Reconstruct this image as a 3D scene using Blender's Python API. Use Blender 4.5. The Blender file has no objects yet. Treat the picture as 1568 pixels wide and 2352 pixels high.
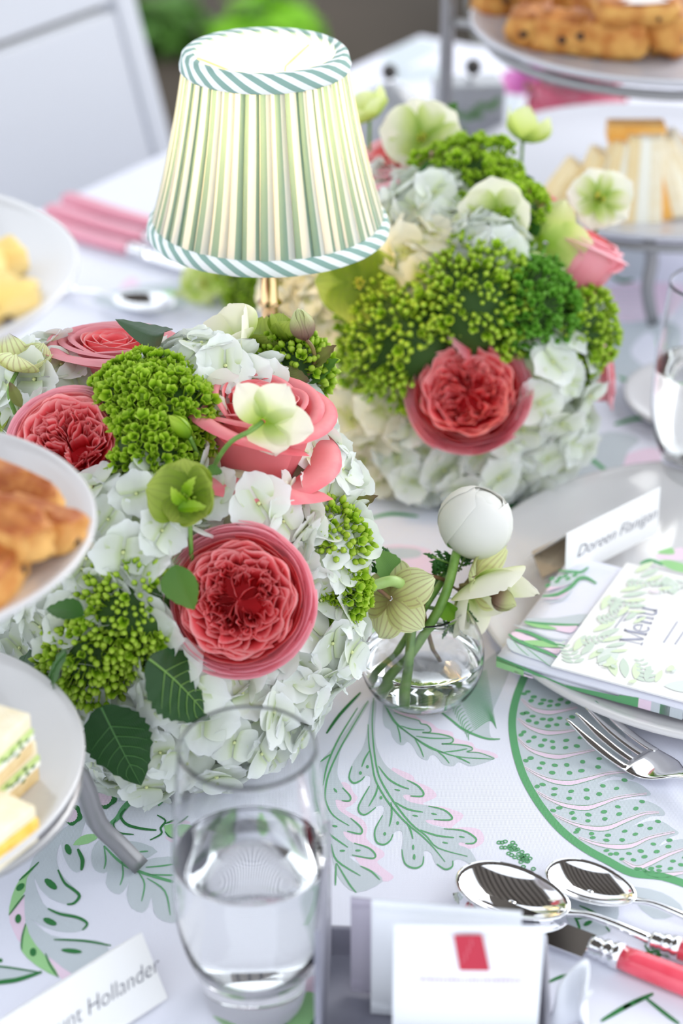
import bpy, math, random
from mathutils import Vector, Matrix, noise
from mathutils.geometry import tessellate_polygon
random.seed(7)
PI = math.pi
scn = bpy.context.scene
COL = scn.collection

# ------------------------------------------------------------ camera
CAMH = 0.72
PITCH = math.radians(30.0)
FPX = 4600.0
W, H = 1568, 2352
cam_d = bpy.data.cameras.new('camera')
cam = bpy.data.objects.new('camera', cam_d)
COL.objects.link(cam)
cam.location = (0, 0, CAMH)
cam.rotation_euler = (PI / 2 - PITCH, 0, 0)
cam_d.sensor_fit = 'VERTICAL'
cam_d.sensor_height = 36
cam_d.lens = FPX / H * 36
cam_d.clip_start = 0.05
cam_d.clip_end = 60
cam_d.dof.use_dof = True
cam_d.dof.focus_distance = 1.15
cam_d.dof.aperture_fstop = 4.3
scn.camera = cam

# ------------------------------------------------------------ world and light
wd = bpy.data.worlds.new('sky')
scn.world = wd
wd.use_nodes = True
nt = wd.node_tree
bg = nt.nodes['Background']
tc = nt.nodes.new('ShaderNodeTexCoord')
sp = nt.nodes.new('ShaderNodeSeparateXYZ')
cr = nt.nodes.new('ShaderNodeValToRGB')
nt.links.new(tc.outputs['Generated'], sp.inputs[0])
nt.links.new(sp.outputs['Z'], cr.inputs[0])
nt.links.new(cr.outputs[0], bg.inputs[0])
cr.color_ramp.elements[0].position = 0.0
cr.color_ramp.elements[0].color = (0.80, 0.84, 0.90, 1)
cr.color_ramp.elements[1].position = 0.8
cr.color_ramp.elements[1].color = (0.86, 0.93, 1.0, 1)
bg.inputs[1].default_value = 1.38

def area_light(name, loc, target, sx, sy, power, col):
    l = bpy.data.lights.new(name, 'AREA')
    l.shape = 'RECTANGLE'; l.size = sx; l.size_y = sy; l.energy = power; l.color = col
    o = bpy.data.objects.new(name, l); COL.objects.link(o)
    o.location = loc
    o.rotation_euler = (Vector(target) - Vector(loc)).to_track_quat('-Z', 'Y').to_euler()
    return o
area_light('window_light', (2.6, 3.4, 2.0), (0, 1.2, 0), 2.6, 1.8, 70, (1.0, 0.985, 0.96))

scn.view_settings.view_transform = 'Standard'
scn.view_settings.look = 'None'
scn.view_settings.gamma = 1
scn.view_settings.use_curve_mapping = False
scn.view_settings.exposure = 0.50

# ------------------------------------------------------------ projection helpers
CF = Vector((0, math.cos(PITCH), -math.sin(PITCH)))
CU = Vector((0, math.sin(PITCH), math.cos(PITCH)))
CR = Vector((1, 0, 0))
CC = Vector((0, 0, CAMH))
def ray(px, py): return CF + CR * ((px - 784) / FPX) + CU * ((1176 - py) / FPX)
def T(px, py, z=0.0):
    r = ray(px, py); return CC + r * ((z - CAMH) / r.z)
def AY(px, py, y):
    r = ray(px, py); return CC + r * (y / r.y)
def aim(dx, dy, dz): return (CR * dx + CU * dy - CF * dz).normalized()
class Dome:
    def __init__(s, c, r): s.c = Vector(c); s.r = Vector(r)
    def hit(s, px, py, out=0.0):
        d = ray(px, py)
        o = CC - s.c
        os_ = Vector((o.x / s.r.x, o.y / s.r.y, o.z / s.r.z)); ds = Vector((d.x / s.r.x, d.y / s.r.y, d.z / s.r.z))
        a = ds.dot(ds); b = os_.dot(ds); c = os_.dot(os_) - 1
        q = b * b - a * c
        t = (-b - math.sqrt(q)) / a if q > 0 else -b / a
        p = CC + d * t
        n = s.normal(p)
        return p + n * out
    def normal(s, p):
        q = p - s.c
        return Vector((q.x / s.r.x ** 2, q.y / s.r.y ** 2, q.z / s.r.z ** 2)).normalized()
    def depth(s, p):
        q = p - s.c
        return Vector((q.x / s.r.x, q.y / s.r.y, q.z / s.r.z)).length

# ------------------------------------------------------------ mesh helper
class MB:
    def __init__(s): s.v = []; s.uv = []; s.f = []; s.m = []
    def grid(s, fn, nu, nv, mi=0, closed=False, u0=-1.0, u1=1.0):
        b = len(s.v)
        n = nu if closed else nu + 1
        for j in range(nv + 1):
            for i in range(n):
                u = u0 + (u1 - u0) * i / nu; v = j / nv
                s.v.append(tuple(fn(u, v))); s.uv.append(((u - u0) / (u1 - u0), v))
        for j in range(nv):
            for i in range(nu):
                i2 = (i + 1) % n
                s.f.append((b + j * n + i, b + j * n + i2, b + (j + 1) * n + i2, b + (j + 1) * n + i)); s.m.append(mi)
        return s
    def lathe(s, prof, n=32, mi=0, c=(0, 0, 0)):
        b = len(s.v); k = len(prof)
        for r, z in prof:
            for i in range(n):
                a = 2 * PI * i / n
                s.v.append((c[0] + r * math.cos(a), c[1] + r * math.sin(a), c[2] + z)); s.uv.append((i / n, z))
        for j in range(k - 1):
            for i in range(n):
                i2 = (i + 1) % n
                s.f.append((b + j * n + i, b + j * n + i2, b + (j + 1) * n + i2, b + (j + 1) * n + i)); s.m.append(mi)
        return s
    def tube(s, pts, rad, n=8, mi=0, cap=True, flat=1.0):
        pts = [Vector(p) for p in pts]
        if not isinstance(rad, (list, tuple)): rad = [rad] * len(pts)
        b = len(s.v); up = None
        for k, p in enumerate(pts):
            d = (pts[min(k + 1, len(pts) - 1)] - pts[max(k - 1, 0)]).normalized()
            if up is None:
                up = Vector((0, 0, 1)) if abs(d.z) < .9 else Vector((1, 0, 0))
            x = d.cross(up).normalized(); up = x.cross(d).normalized()
            for i in range(n):
                a = 2 * PI * i / n
                s.v.append(tuple(p + x * math.cos(a) * rad[k] + up * math.sin(a) * rad[k] * flat)); s.uv.append((i / n, k / max(1, len(pts) - 1)))
        for k in range(len(pts) - 1):
            for i in range(n):
                i2 = (i + 1) % n
                s.f.append((b + k * n + i, b + k * n + i2, b + (k + 1) * n + i2, b + (k + 1) * n + i)); s.m.append(mi)
        if cap:
            s.f.append(tuple(range(b, b + n))[::-1]); s.m.append(mi)
            e = b + (len(pts) - 1) * n
            s.f.append(tuple(range(e, e + n))); s.m.append(mi)
        return s
    def box(s, x0, x1, y0, y1, z0, z1, mi=0):
        b = len(s.v)
        for x in (x0, x1):
            for y in (y0, y1):
                for z in (z0, z1):
                    s.v.append((x, y, z)); s.uv.append((x, y))
        for q in ((0, 1, 3, 2), (4, 6, 7, 5), (0, 4, 5, 1), (2, 3, 7, 6), (0, 2, 6, 4), (1, 5, 7, 3)):
            s.f.append(tuple(b + i for i in q)); s.m.append(mi)
        return s
    def ball(s, c, r, n=8, m=6, mi=0):
        if not isinstance(r, (tuple, list)): r = (r, r, r)
        return s.grid(lambda u, v: (c[0] + r[0] * math.sin(PI * v) * math.cos(PI * u), c[1] + r[1] * math.sin(PI * v) * math.sin(PI * u), c[2] - r[2] * math.cos(PI * v)), n, m, mi, closed=True)
    def poly(s, pts, mi=0):
        b = len(s.v)
        for p in pts: s.v.append(tuple(p)); s.uv.append((p[0], p[1]))
        for t in tessellate_polygon([[Vector(p) for p in pts]]):
            s.f.append((b + t[0], b + t[1], b + t[2])); s.m.append(mi)
        return s
    def add(s, o, mat, mi=None):
        b = len(s.v)
        for p in o.v: s.v.append(tuple(mat @ Vector(p)))
        s.uv += o.uv
        for f in o.f: s.f.append(tuple(b + i for i in f))
        s.m += o.m if mi is None else [mi] * len(o.m)
        return s
    def mesh(s, name, mats, smooth=True):
        me = bpy.data.meshes.new(name)
        me.from_pydata(s.v, [], s.f)
        uvl = me.uv_layers.new(name='UVMap')
        li = [0] * len(me.loops)
        me.loops.foreach_get('vertex_index', li)
        flat = []
        for i in li: flat += s.uv[i]
        uvl.data.foreach_set('uv', flat)
        if not isinstance(mats, (list, tuple)): mats = [mats]
        for m in mats: me.materials.append(m)
        me.polygons.foreach_set('material_index', s.m)
        me.polygons.foreach_set('use_smooth', [smooth] * len(s.f))
        me.update()
        return me
    def build(s, name, mats, parent=None, smooth=True, world=False):
        return link(name, s.mesh(name, mats, smooth), parent, world=world)
def link(name, me, parent=None, mat=None, world=False):
    o = bpy.data.objects.new(name, me); COL.objects.link(o)
    if parent is not None:
        o.parent = parent
        if world: o.matrix_parent_inverse = parent_world(parent).inverted()
    if mat is not None: o.matrix_basis = mat
    return o
def parent_world(p): return p.matrix_basis.copy() if p.parent is None else parent_world(p.parent) @ p.matrix_parent_inverse @ p.matrix_basis
def tag(o, label=None, cat=None, group=None, kind=None):
    if label: o['label'] = label
    if cat: o['category'] = cat
    if group: o['group'] = group
    if kind: o['kind'] = kind
    return o
def thing(name, label, cat, loc=(0, 0, 0), mat=None, group=None, rz=0):
    o = bpy.data.objects.new(name, None); COL.objects.link(o)
    o.empty_display_size = .01
    if mat is not None: o.matrix_basis = mat
    else: o.matrix_basis = Matrix.Translation(Vector(loc)) @ Matrix.Rotation(rz, 4, 'Z')
    return tag(o, label, cat, group)
def orient(loc, axis, spin=0.0, sc=1.0):
    q = Vector(axis).to_track_quat('Z', 'Y')
    return Matrix.Translation(Vector(loc)) @ q.to_matrix().to_4x4() @ Matrix.Rotation(spin, 4, 'Z') @ Matrix.Scale(sc, 4)
def solid(o, t, off=0):
    m = o.modifiers.new('thickness', 'SOLIDIFY'); m.thickness = t; m.offset = off; return o
def subd(o, n=1):
    m = o.modifiers.new('sub', 'SUBSURF'); m.levels = n; m.render_levels = n; return o
def bev(o, w, seg=2):
    m = o.modifiers.new('bevel', 'BEVEL'); m.width = w; m.segments = seg; m.limit_method = 'ANGLE'; return o
def smooth_pts(pts, k=4, closed=False):
    out = []; n = len(pts); P = [Vector(p) for p in pts]
    rng = range(n) if closed else range(n - 1)
    for i in rng:
        if closed: p0, p1, p2, p3 = P[(i - 1) % n], P[i], P[(i + 1) % n], P[(i + 2) % n]
        else: p0, p1, p2, p3 = P[max(i - 1, 0)], P[i], P[i + 1], P[min(i + 2, n - 1)]
        for j in range(k):
            t = j / k
            out.append(.5 * ((2 * p1) + (p2 - p0) * t + (2 * p0 - 5 * p1 + 4 * p2 - p3) * t * t + (3 * p1 - p0 - 3 * p2 + p3) * t ** 3))
    if not closed: out.append(P[-1])
    return out

# ------------------------------------------------------------ materials
def srgb(r, g, b):
    f = lambda c: (c / 255 / 12.92) if c / 255 <= .04045 else ((c / 255 + .055) / 1.055) ** 2.4
    return (f(r), f(g), f(b), 1)
MATS = {}
def pmat(name, col, rough=.5, metal=0, trans=0, ior=1.45, emit=None, es=0, bump=None, var=None, coat=0, sss=0, spec=None):
    """principled; bump=(scale, strength), var=(second colour, scale)"""
    if name in MATS: return MATS[name]
    m = bpy.data.materials.new(name); m.use_nodes = True
    n = m.node_tree; b = n.nodes['Principled BSDF']
    b.inputs['Base Color'].default_value = col
    b.inputs['Roughness'].default_value = rough
    b.inputs['Metallic'].default_value = metal
    b.inputs['Transmission Weight'].default_value = trans
    b.inputs['IOR'].default_value = ior
    b.inputs['Coat Weight'].default_value = coat
    if spec is not None: b.inputs['Specular IOR Level'].default_value = spec
    if sss:
        b.inputs['Subsurface Weight'].default_value = sss; b.inputs['Subsurface Radius'].default_value = (.01, .008, .006); b.inputs['Subsurface Scale'].default_value = 1
    if emit: b.inputs['Emission Color'].default_value = emit; b.inputs['Emission Strength'].default_value = es
    co = n.nodes.new('ShaderNodeTexCoord')
    if var:
        t = n.nodes.new('ShaderNodeTexNoise'); t.inputs['Scale'].default_value = var[1]; t.inputs['Detail'].default_value = 4
        mx = n.nodes.new('ShaderNodeMix'); mx.data_type = 'RGBA'
        rp = n.nodes.new('ShaderNodeMapRange'); rp.inputs[1].default_value = .35; rp.inputs[2].default_value = .65
        n.links.new(co.outputs['Object'], t.inputs['Vector']); n.links.new(t.outputs['Fac'], rp.inputs[0]); n.links.new(rp.outputs[0], mx.inputs[0])
        mx.inputs[6].default_value = col; mx.inputs[7].default_value = var[0]
        n.links.new(mx.outputs[2], b.inputs['Base Color'])
    if bump:
        t = n.nodes.new('ShaderNodeTexNoise'); t.inputs['Scale'].default_value = bump[0]; t.inputs['Detail'].default_value = 3
        bp = n.nodes.new('ShaderNodeBump'); bp.inputs['Strength'].default_value = bump[1]; bp.inputs['Distance'].default_value = .001
        n.links.new(co.outputs['Object'], t.inputs['Vector']); n.links.new(t.outputs['Fac'], bp.inputs['Height']); n.links.new(bp.outputs[0], b.inputs['Normal'])
    MATS[name] = m
    return m
def petal_mat(name, stops, transl=.35, rough=.55, veins=None, tcol=None, blotch=None):
    """colour runs base to tip along V; thin petal: mixes in translucency"""
    if name in MATS: return MATS[name]
    m = bpy.data.materials.new(name); m.use_nodes = True
    n = m.node_tree; b = n.nodes['Principled BSDF']; out = n.nodes['Material Output']
    uv = n.nodes.new('ShaderNodeUVMap'); uv.uv_map = 'UVMap'
    s = n.nodes.new('ShaderNodeSeparateXYZ'); n.links.new(uv.outputs[0], s.inputs[0])
    r = n.nodes.new('ShaderNodeValToRGB')
    el = r.color_ramp.elements
    el[0].position = stops[0][0]; el[0].color = stops[0][1]
    el[1].position = stops[-1][0]; el[1].color = stops[-1][1]
    for p, c in stops[1:-1]:
        e = el.new(p); e.color = c
    nz = n.nodes.new('ShaderNodeTexNoise'); nz.inputs['Scale'].default_value = 90; nz.inputs['Detail'].default_value = 3
    co = n.nodes.new('ShaderNodeTexCoord'); n.links.new(co.outputs['Object'], nz.inputs['Vector'])
    ad = n.nodes.new('ShaderNodeMath'); ad.operation = 'MULTIPLY_ADD'; ad.inputs[1].default_value = .22; 
    sb = n.nodes.new('ShaderNodeMath'); sb.operation = 'SUBTRACT'; sb.inputs[1].default_value = .11
    n.links.new(s.outputs['Y'], sb.inputs[0]); n.links.new(nz.outputs['Fac'], ad.inputs[0]); n.links.new(sb.outputs[0], ad.inputs[2])
    n.links.new(ad.outputs[0], r.inputs[0])
    col = r.outputs[0]
    if veins:
        # veins fan out from the base: stripes across U, thinner towards the rim
        wv = n.nodes.new('ShaderNodeTexWave'); wv.bands_direction = 'X'; wv.inputs['Scale'].default_value = veins[1]; wv.inputs['Distortion'].default_value = 1.6; wv.inputs['Detail'].default_value = 2
        n.links.new(uv.outputs[0], wv.inputs['Vector'])
        pw = n.nodes.new('ShaderNodeMath'); pw.operation = 'POWER'; pw.inputs[1].default_value = 5
        n.links.new(wv.outputs['Fac'], pw.inputs[0])
        ml = n.nodes.new('ShaderNodeMath'); ml.operation = 'MULTIPLY'; ml.inputs[1].default_value = veins[2]
        n.links.new(pw.outputs[0], ml.inputs[0])
        mx = n.nodes.new('ShaderNodeMix'); mx.data_type = 'RGBA'
        n.links.new(ml.outputs[0], mx.inputs[0]); n.links.new(col, mx.inputs[6]); mx.inputs[7].default_value = veins[0]
        col = mx.outputs[2]
    n.links.new(col, b.inputs['Base Color'])
    b.inputs['Roughness'].default_value = rough
    b.inputs['Specular IOR Level'].default_value = .3
    bp = n.nodes.new('ShaderNodeBump'); bp.inputs['Strength'].default_value = .25; bp.inputs['Distance'].default_value = .0008
    n.links.new(nz.outputs['Fac'], bp.inputs['Height']); n.links.new(bp.outputs[0], b.inputs['Normal'])
    tr = n.nodes.new('ShaderNodeBsdfTranslucent')
    n.links.new(col, tr.inputs[0])
    mix = n.nodes.new('ShaderNodeMixShader'); mix.inputs[0].default_value = transl
    n.links.new(b.outputs[0], mix.inputs[1]); n.links.new(tr.outputs[0], mix.inputs[2]); n.links.new(mix.outputs[0], out.inputs[0])
    MATS[name] = m
    return m
white_porcelain = pmat('white_porcelain', srgb(212, 210, 211), .18, coat=.3)
silver = pmat('silver', (.86, .86, .88, 1), .07, metal=1)
grey_metal = pmat('grey_metal', (.36, .355, .36, 1), .38, metal=.75)
brass = pmat('brass', (.90, .62, .32, 1), .16, metal=1)
glass = pmat('clear_glass', (1, 1, 1, 1), 0, trans=1, ior=1.33)
water = pmat('water', (.985, 1, .995, 1), 0, trans=1, ior=1.33)
coral_plastic = pmat('coral_handle', srgb(226, 66, 86), .25, coat=.5, var=(srgb(236, 90, 108), 60))
card_white = pmat('white_card', srgb(240, 239, 238), .6, bump=(900, .1))
ink = pmat('ink', srgb(44, 46, 74), .7)
leaf_green = petal_mat('leaf_green', [(0, srgb(46, 92, 30)), (1, srgb(64, 112, 40))], .25, .42, veins=(srgb(104, 146, 66), 9, .35))
leaf_dark = petal_mat('leaf_dark', [(0, srgb(28, 62, 26)), (1, srgb(36, 76, 30))], .15, .38, veins=(srgb(60, 104, 50), 9, .5))
leaf_mid = petal_mat('leaf_mid', [(0, srgb(84, 128, 54)), (1, srgb(104, 146, 62))], .3, .45, veins=(srgb(60, 100, 40), 6, .4))
leaf_olive = petal_mat('leaf_olive', [(0, srgb(112, 120, 56)), (.6, srgb(126, 134, 66)), (1, srgb(116, 88, 74))], .3, .5, veins=(srgb(96, 70, 54), 5, .6))
stem_green = pmat('stem_green', srgb(122, 158, 74), .45, var=(srgb(96, 138, 56), 120))
stem_pale = pmat('stem_pale', srgb(170, 196, 122), .4, var=(srgb(150, 180, 100), 100))
stem_brown = pmat('stem_brown', srgb(112, 70, 58), .5, var=(srgb(126, 112, 64), 90))
bud_green = petal_mat('bud_green', [(0, srgb(88, 136, 16)), (.5, srgb(150, 190, 34)), (1, srgb(198, 222, 88))], .3, .42)
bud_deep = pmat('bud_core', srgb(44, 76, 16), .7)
bud_bright = petal_mat('bud_bright', [(0, srgb(60, 120, 26)), (.5, srgb(96, 156, 44)), (1, srgb(140, 196, 84))], .3, .45)
hyd_white = petal_mat('hydrangea_white', [(0, srgb(200, 214, 164)), (.2, srgb(228, 234, 218)), (1, srgb(239, 242, 241))], .33, .5)
hyd_cream = petal_mat('hydrangea_cream', [(0, srgb(196, 204, 120)), (.3, srgb(236, 232, 204)), (1, srgb(246, 242, 226))], .33, .5)
rose_pink = petal_mat('rose_pink', [(0, srgb(232, 22, 34)), (.5, srgb(243, 62, 70)), (.82, srgb(250, 112, 118)), (1, srgb(255, 186, 186))], .3, .5)
rose_heart = pmat('rose_heart', srgb(214, 24, 38), .6)
rose_outer = petal_mat('rose_outer', [(0, srgb(238, 82, 92)), (.5, srgb(251, 156, 168)), (1, srgb(255, 200, 210))], .28, .5)
rose_soft = petal_mat('rose_soft', [(0, srgb(224, 50, 66)), (.45, srgb(244, 132, 138)), (.9, srgb(250, 158, 162)), (1, srgb(246, 130, 140))], .3, .48)
ran_white = petal_mat('ranunculus_white', [(0, srgb(200, 214, 150)), (.3, srgb(230, 232, 220)), (1, srgb(240, 239, 235))], .28, .5)
ran_pink = petal_mat('ranunculus_pink', [(0, srgb(240, 190, 200)), (.7, srgb(244, 205, 212)), (1, srgb(226, 100, 130))], .25, .5)
hel_cream = petal_mat('hellebore_cream', [(0, srgb(140, 176, 40)), (.3, srgb(206, 220, 140)), (.6, srgb(240, 240, 214)), (1, srgb(244, 240, 226))], .35, .5)
hel_green = petal_mat('hellebore_green', [(0, srgb(104, 136, 20)), (.4, srgb(136, 162, 44)), (1, srgb(176, 190, 92))], .35, .5, veins=(srgb(120, 130, 60), 2.2, .3))
hel_vein = petal_mat('hellebore_veined', [(0, srgb(150, 140, 84)), (.22, srgb(206, 206, 132)), (.7, srgb(226, 230, 172)), (1, srgb(232, 240, 188))], .42, .5, veins=(srgb(160, 120, 98), 2.2, .45))
hel_bud = petal_mat('hellebore_bud', [(0, srgb(116, 76, 74)), (.35, srgb(150, 128, 104)), (.7, srgb(190, 196, 132)), (1, srgb(208, 216, 158))], .2, .45, veins=(srgb(130, 96, 90), 4, .5))
stamen_yellow = pmat('stamen_yellow', srgb(226, 206, 90), .6)
black_seed = pmat('dark_stamen', srgb(34, 34, 52), .6)
# ------------------------------------------------------------ setting: floor, ceiling planks
floor_m = pmat('floor_stone', srgb(68, 59, 50), .85, var=(srgb(60, 53, 46), 2.0), spec=.2)
f = MB().box(-7, 8, -3, 12, -.80, -.75).build('floor', floor_m, None, False); tag(f, kind='structure')
ceil_m = pmat('ceiling_paint', srgb(150, 143, 134), .6)
ceil_gap = pmat('ceiling_board', srgb(70, 64, 58), .8)
c = MB().box(-1.2, 1.6, .4, 3.2, 2.03, 2.06).build('ceiling', ceil_gap, None, False); tag(c, kind='structure')
plank_me = MB().box(-.085, .085, -1.4, 1.4, -.012, .012).mesh('plank', [ceil_m], False)
for i in range(11):
    o = link('plank', plank_me, c); o.location = (-1.07 + i * .255, 1.8, 2.016)

# ------------------------------------------------------------ table, tablecloth
ANG = math.radians(56)
TU = Vector((math.cos(ANG), math.sin(ANG), 0)); TW = Vector((math.sin(ANG), -math.cos(ANG), 0))
CORN = T(966, 82)
TWID, TLEN = 1.12, 2.9
def tp(a, b, z=0): return CORN + TW * a - TU * b + Vector((0, 0, z))
cloth_m = pmat('cloth_cotton', srgb(232, 233, 245), .85, spec=.15)
def weave(m):
    n = m.node_tree; b = n.nodes['Principled BSDF']
    co = n.nodes.new('ShaderNodeTexCoord'); ws = []
    for d in ('X', 'Y'):
        w = n.nodes.new('ShaderNodeTexWave'); w.bands_direction = d; w.inputs['Scale'].default_value = 420; w.inputs['Distortion'].default_value = .6
        n.links.new(co.outputs['Object'], w.inputs['Vector']); ws.append(w)
    a = n.nodes.new('ShaderNodeMath'); a.operation = 'ADD'
    n.links.new(ws[0].outputs['Fac'], a.inputs[0]); n.links.new(ws[1].outputs['Fac'], a.inputs[1])
    bp = n.nodes.new('ShaderNodeBump'); bp.inputs['Strength'].default_value = .35; bp.inputs['Distance'].default_value = .0003
    n.links.new(a.outputs[0], bp.inputs['Height']); n.links.new(bp.outputs[0], b.inputs['Normal'])
weave(cloth_m)
tab = thing('dining_table', 'long dining table hidden under the printed white tablecloth', 'table', tp(TWID / 2, TLEN / 2, -.75))
wood = pmat('table_wood', srgb(120, 90, 62), .5)
tm = Matrix.Translation(-Vector(tab.location))
def oriented_box(a0, a1, b0, b1, z0, z1):
    mb = MB(); k = 0
    for (a, b, z) in [(a, b, z) for a in (a0, a1) for b in (b0, b1) for z in (z0, z1)]:
        mb.v.append(tuple(tp(a, b, z))); mb.uv.append((a, b))
    for q in ((0, 1, 3, 2), (4, 6, 7, 5), (0, 4, 5, 1), (2, 3, 7, 6), (0, 2, 6, 4), (1, 5, 7, 3)):
        mb.f.append(q); mb.m.append(0)
    return mb
MB().add(oriented_box(.01, TWID - .01, .01, TLEN - .01, -.035, -.004), tm).build('tabletop', wood, tab, False)
for a in (.08, TWID - .14):
    for b in (.08, TLEN - .14):
        MB().add(oriented_box(a, a + .06, b, b + .06, -.75, -.035), tm).build('leg', wood, tab, False)
# cloth: top and a gently rippled drop all round
cl = MB()
corners = [(0, 0), (TWID, 0), (TWID, TLEN), (0, TLEN)]
ring = []
for i in range(4):
    a, b = corners[i], corners[(i + 1) % 4]
    n_ = 24
    for k in range(n_):
        t = k / n_; ring.append((a[0] + (b[0] - a[0]) * t, a[1] + (b[1] - a[1]) * t))
top = [tp(a, b, 0) for a, b in ring]
cx_, cy_ = TWID / 2, TLEN / 2
rows = []
for j, (dz, out) in enumerate([(0, 0), (-.004, .006), (-.02, .01), (-.14, .018), (-.30, .028)]):
    row = []
    for k, (a, b) in enumerate(ring):
        d = Vector(((a - cx_) / cx_, (b - cy_) / cy_)); 
        oa = (1 if a >= TWID - 1e-6 else (-1 if a <= 1e-6 else 0)); ob = (1 if b >= TLEN - 1e-6 else (-1 if b <= 1e-6 else 0))
        w = out + (.012 * math.sin(k * 1.3) * (j - 1) / 3 if j > 1 else 0)
        row.append(tp(a + oa * w, b + ob * w, dz))
    rows.append(row)
n_ = len(ring)
for r in rows:
    for p in r: cl.v.append(tuple(p)); cl.uv.append((p.x, p.y))
for j in range(4):
    for k in range(n_):
        k2 = (k + 1) % n_; cl.f.append((j * n_ + k, j * n_ + k2, (j + 1) * n_ + k2, (j + 1) * n_ + k)); cl.m.append(0)
cl.f.append(tuple(range(n_))); cl.m.append(0)
cloth = cl.build('tablecloth', cloth_m, None, False)
tag(cloth, 'white cotton tablecloth printed with green, grey and pink leaves', 'tablecloth')

# ------------------------------------------------------------ the print on the cloth (flat ink shapes lying on the weave)
def ink_mat(name, c): 
    m = pmat(name, c, .85, spec=.15); weave(m); return m
PM = [ink_mat('print_pink', srgb(240, 216, 234)), ink_mat('print_grey', srgb(200, 208, 214)), ink_mat('print_light_green', srgb(160, 210, 148)),
      ink_mat('print_green', srgb(104, 168, 118)), ink_mat('print_dark_green', srgb(58, 124, 70)), cloth_m]
PINK, GREY, LIME, GREEN, DARK, BLANK = range(6)
ZL = {PINK: .00006, GREY: .00012, LIME: .00018, BLANK: .0002, GREEN: .00026, DARK: .00032}
class Print:
    def __init__(s, x0=0, y0=0, k=1.0, z=0.0, proj=None, q=1.0): s.mb = MB(); s.x0 = x0; s.y0 = y0; s.k = k; s.z = z; s.pr = proj; s.q = q
    def w(s, p, c):
        if s.pr: v = s.pr(p[0], p[1]); v.z = s.z + ZL[c] * s.q; return v
        return T(s.x0 + p[0] / s.k, s.y0 + p[1] / s.k, s.z + ZL[c] * s.q)
    def area(s, c, pts, k=3):
        pts = smooth_pts([(p[0], p[1], 0) for p in pts], k, True)
        s.mb.poly([s.w(p, c) for p in pts], c)
    def line(s, c, pts, wd, taper=True):
        pts = smooth_pts([(p[0], p[1], 0) for p in pts], 4)
        P = [s.w(p, c) for p in pts]
        n = len(P); b = len(s.mb.v)
        for i, p in enumerate(pts):
            d = (pts[min(i + 1, n - 1)] - pts[max(i - 1, 0)]).normalized()
            t = i / (n - 1); ww = wd * .5 * ((.35 + .65 * math.sin(PI * min(max(t, .02), .98)) ** .6) if taper else 1)
            side = Vector((-d.y, d.x, 0)) * ww
            s.mb.v += [tuple(s.w(p + side, c)), tuple(s.w(p - side, c))]; s.mb.uv += [(0, 0), (0, 0)]
        for i in range(n - 1):
            s.mb.f.append((b + 2 * i, b + 2 * i + 1, b + 2 * i + 3, b + 2 * i + 2)); s.mb.m.append(c)
    def dot(s, c, x, y, rx, ry, a=0):
        pts = [(x + rx * math.cos(t) * math.cos(a) - ry * math.sin(t) * math.sin(a), y + rx * math.cos(t) * math.sin(a) + ry * math.sin(t) * math.cos(a)) for t in [2 * PI * i / 10 for i in range(10)]]
        s.mb.poly([s.w(p, c) for p in pts], c)
    def done(s, name, parent): return s.mb.build(name, PM, parent, False)

p = Print(700, 1600, 3.136)   # large lobed leaf
p.area(PINK, [(620,525),(700,535),(775,570),(800,610),(900,655),(950,715),(890,750),(850,770),(900,785),(1000,795),(1130,840),(1130,880),(1080,920),(1060,950),(1150,940),(1260,960),(1290,1040),(1220,1090),(1130,1090),(1060,1040),(1060,960),(860,900),(700,760)])
p.area(GREY, [(465,120),(440,290),(415,370),(370,440),(325,520),(315,590),(350,622),(400,610),(440,570),(470,575),(475,610),(460,660),(420,730),(385,790),(385,830),(420,850),(470,835),(520,790),(560,785),(570,820),(545,880),(510,950),(500,1010),(520,1050),(570,1068),(610,1040),(640,985),(670,965),(700,975),(705,1040),(695,1110),(705,1180),(740,1230),(800,1240),(845,1215),(860,1160),(855,1120),(880,1110),(910,1130),(925,1170),(950,1215),(1010,1245),(1060,1235),(1070,1190),(1100,1170),(1150,1185),(1250,1230),(1190,1105),(1110,1070),(1120,1050),(1180,1060),(1230,1040),(1225,1010),(1180,975),(1090,960),(990,945),(900,920),(870,890),(940,890),(1030,890),(1060,870),(1040,840),(980,805),(890,785),(760,760),(710,725),(720,705),(800,715),(850,715),(850,680),(810,630),(730,595),(640,540),(580,490),(540,420),(510,330),(505,200),(515,40),(480,40)])
for L in ([(495,10),(485,200),(500,400),(530,560),(590,680),(670,800),(770,920),(870,1000),(960,1090),(1170,1150)],[(455,200),(460,330),(480,450),(505,590),(560,700),(630,800),(730,910),(840,1000),(920,1080),(1010,1190)],
          [(465,390),(430,450),(410,505)],[(530,500),(600,590),(680,640),(750,665)],[(525,640),(510,700),(460,790)],[(620,760),(625,850),(608,935)],[(650,760),(740,810),(850,832)],[(730,900),(760,960),(778,1025)],[(830,960),(950,1000),(1075,1015)],
          [(340,500),(318,580),(350,622),(400,605),(430,575)],[(465,645),(390,780),(395,835),(440,848),(510,798)],[(560,855),(505,960),(515,1045),(570,1065),(615,1035),(635,990)],[(698,1100),(720,1200),(790,1235),(845,1210),(855,1150)],
          [(950,1205),(1010,1243),(1060,1225),(1065,1180)],[(735,600),(810,640),(853,690),(840,718),(760,715)],[(890,788),(1000,815),(1058,865),(1040,888),(930,885)],[(1000,952),(1140,965),(1230,1020),(1215,1055),(1155,1058)]):
    p.line(GREEN, L, 13)
for x, y in [(450,505),(400,550),(548,728),(668,910),(575,988)]: p.dot(GREEN, x, y, 11, 13)
for x, y in [(665,672),(795,858),(930,845),(1010,1052),(1130,1010)]: p.dot(GREEN, x, y, 22, 6, .2)
p.dot(GREEN, 780, 1085, 8, 20); p.dot(GREEN, 787, 1155, 10, 22)
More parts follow.
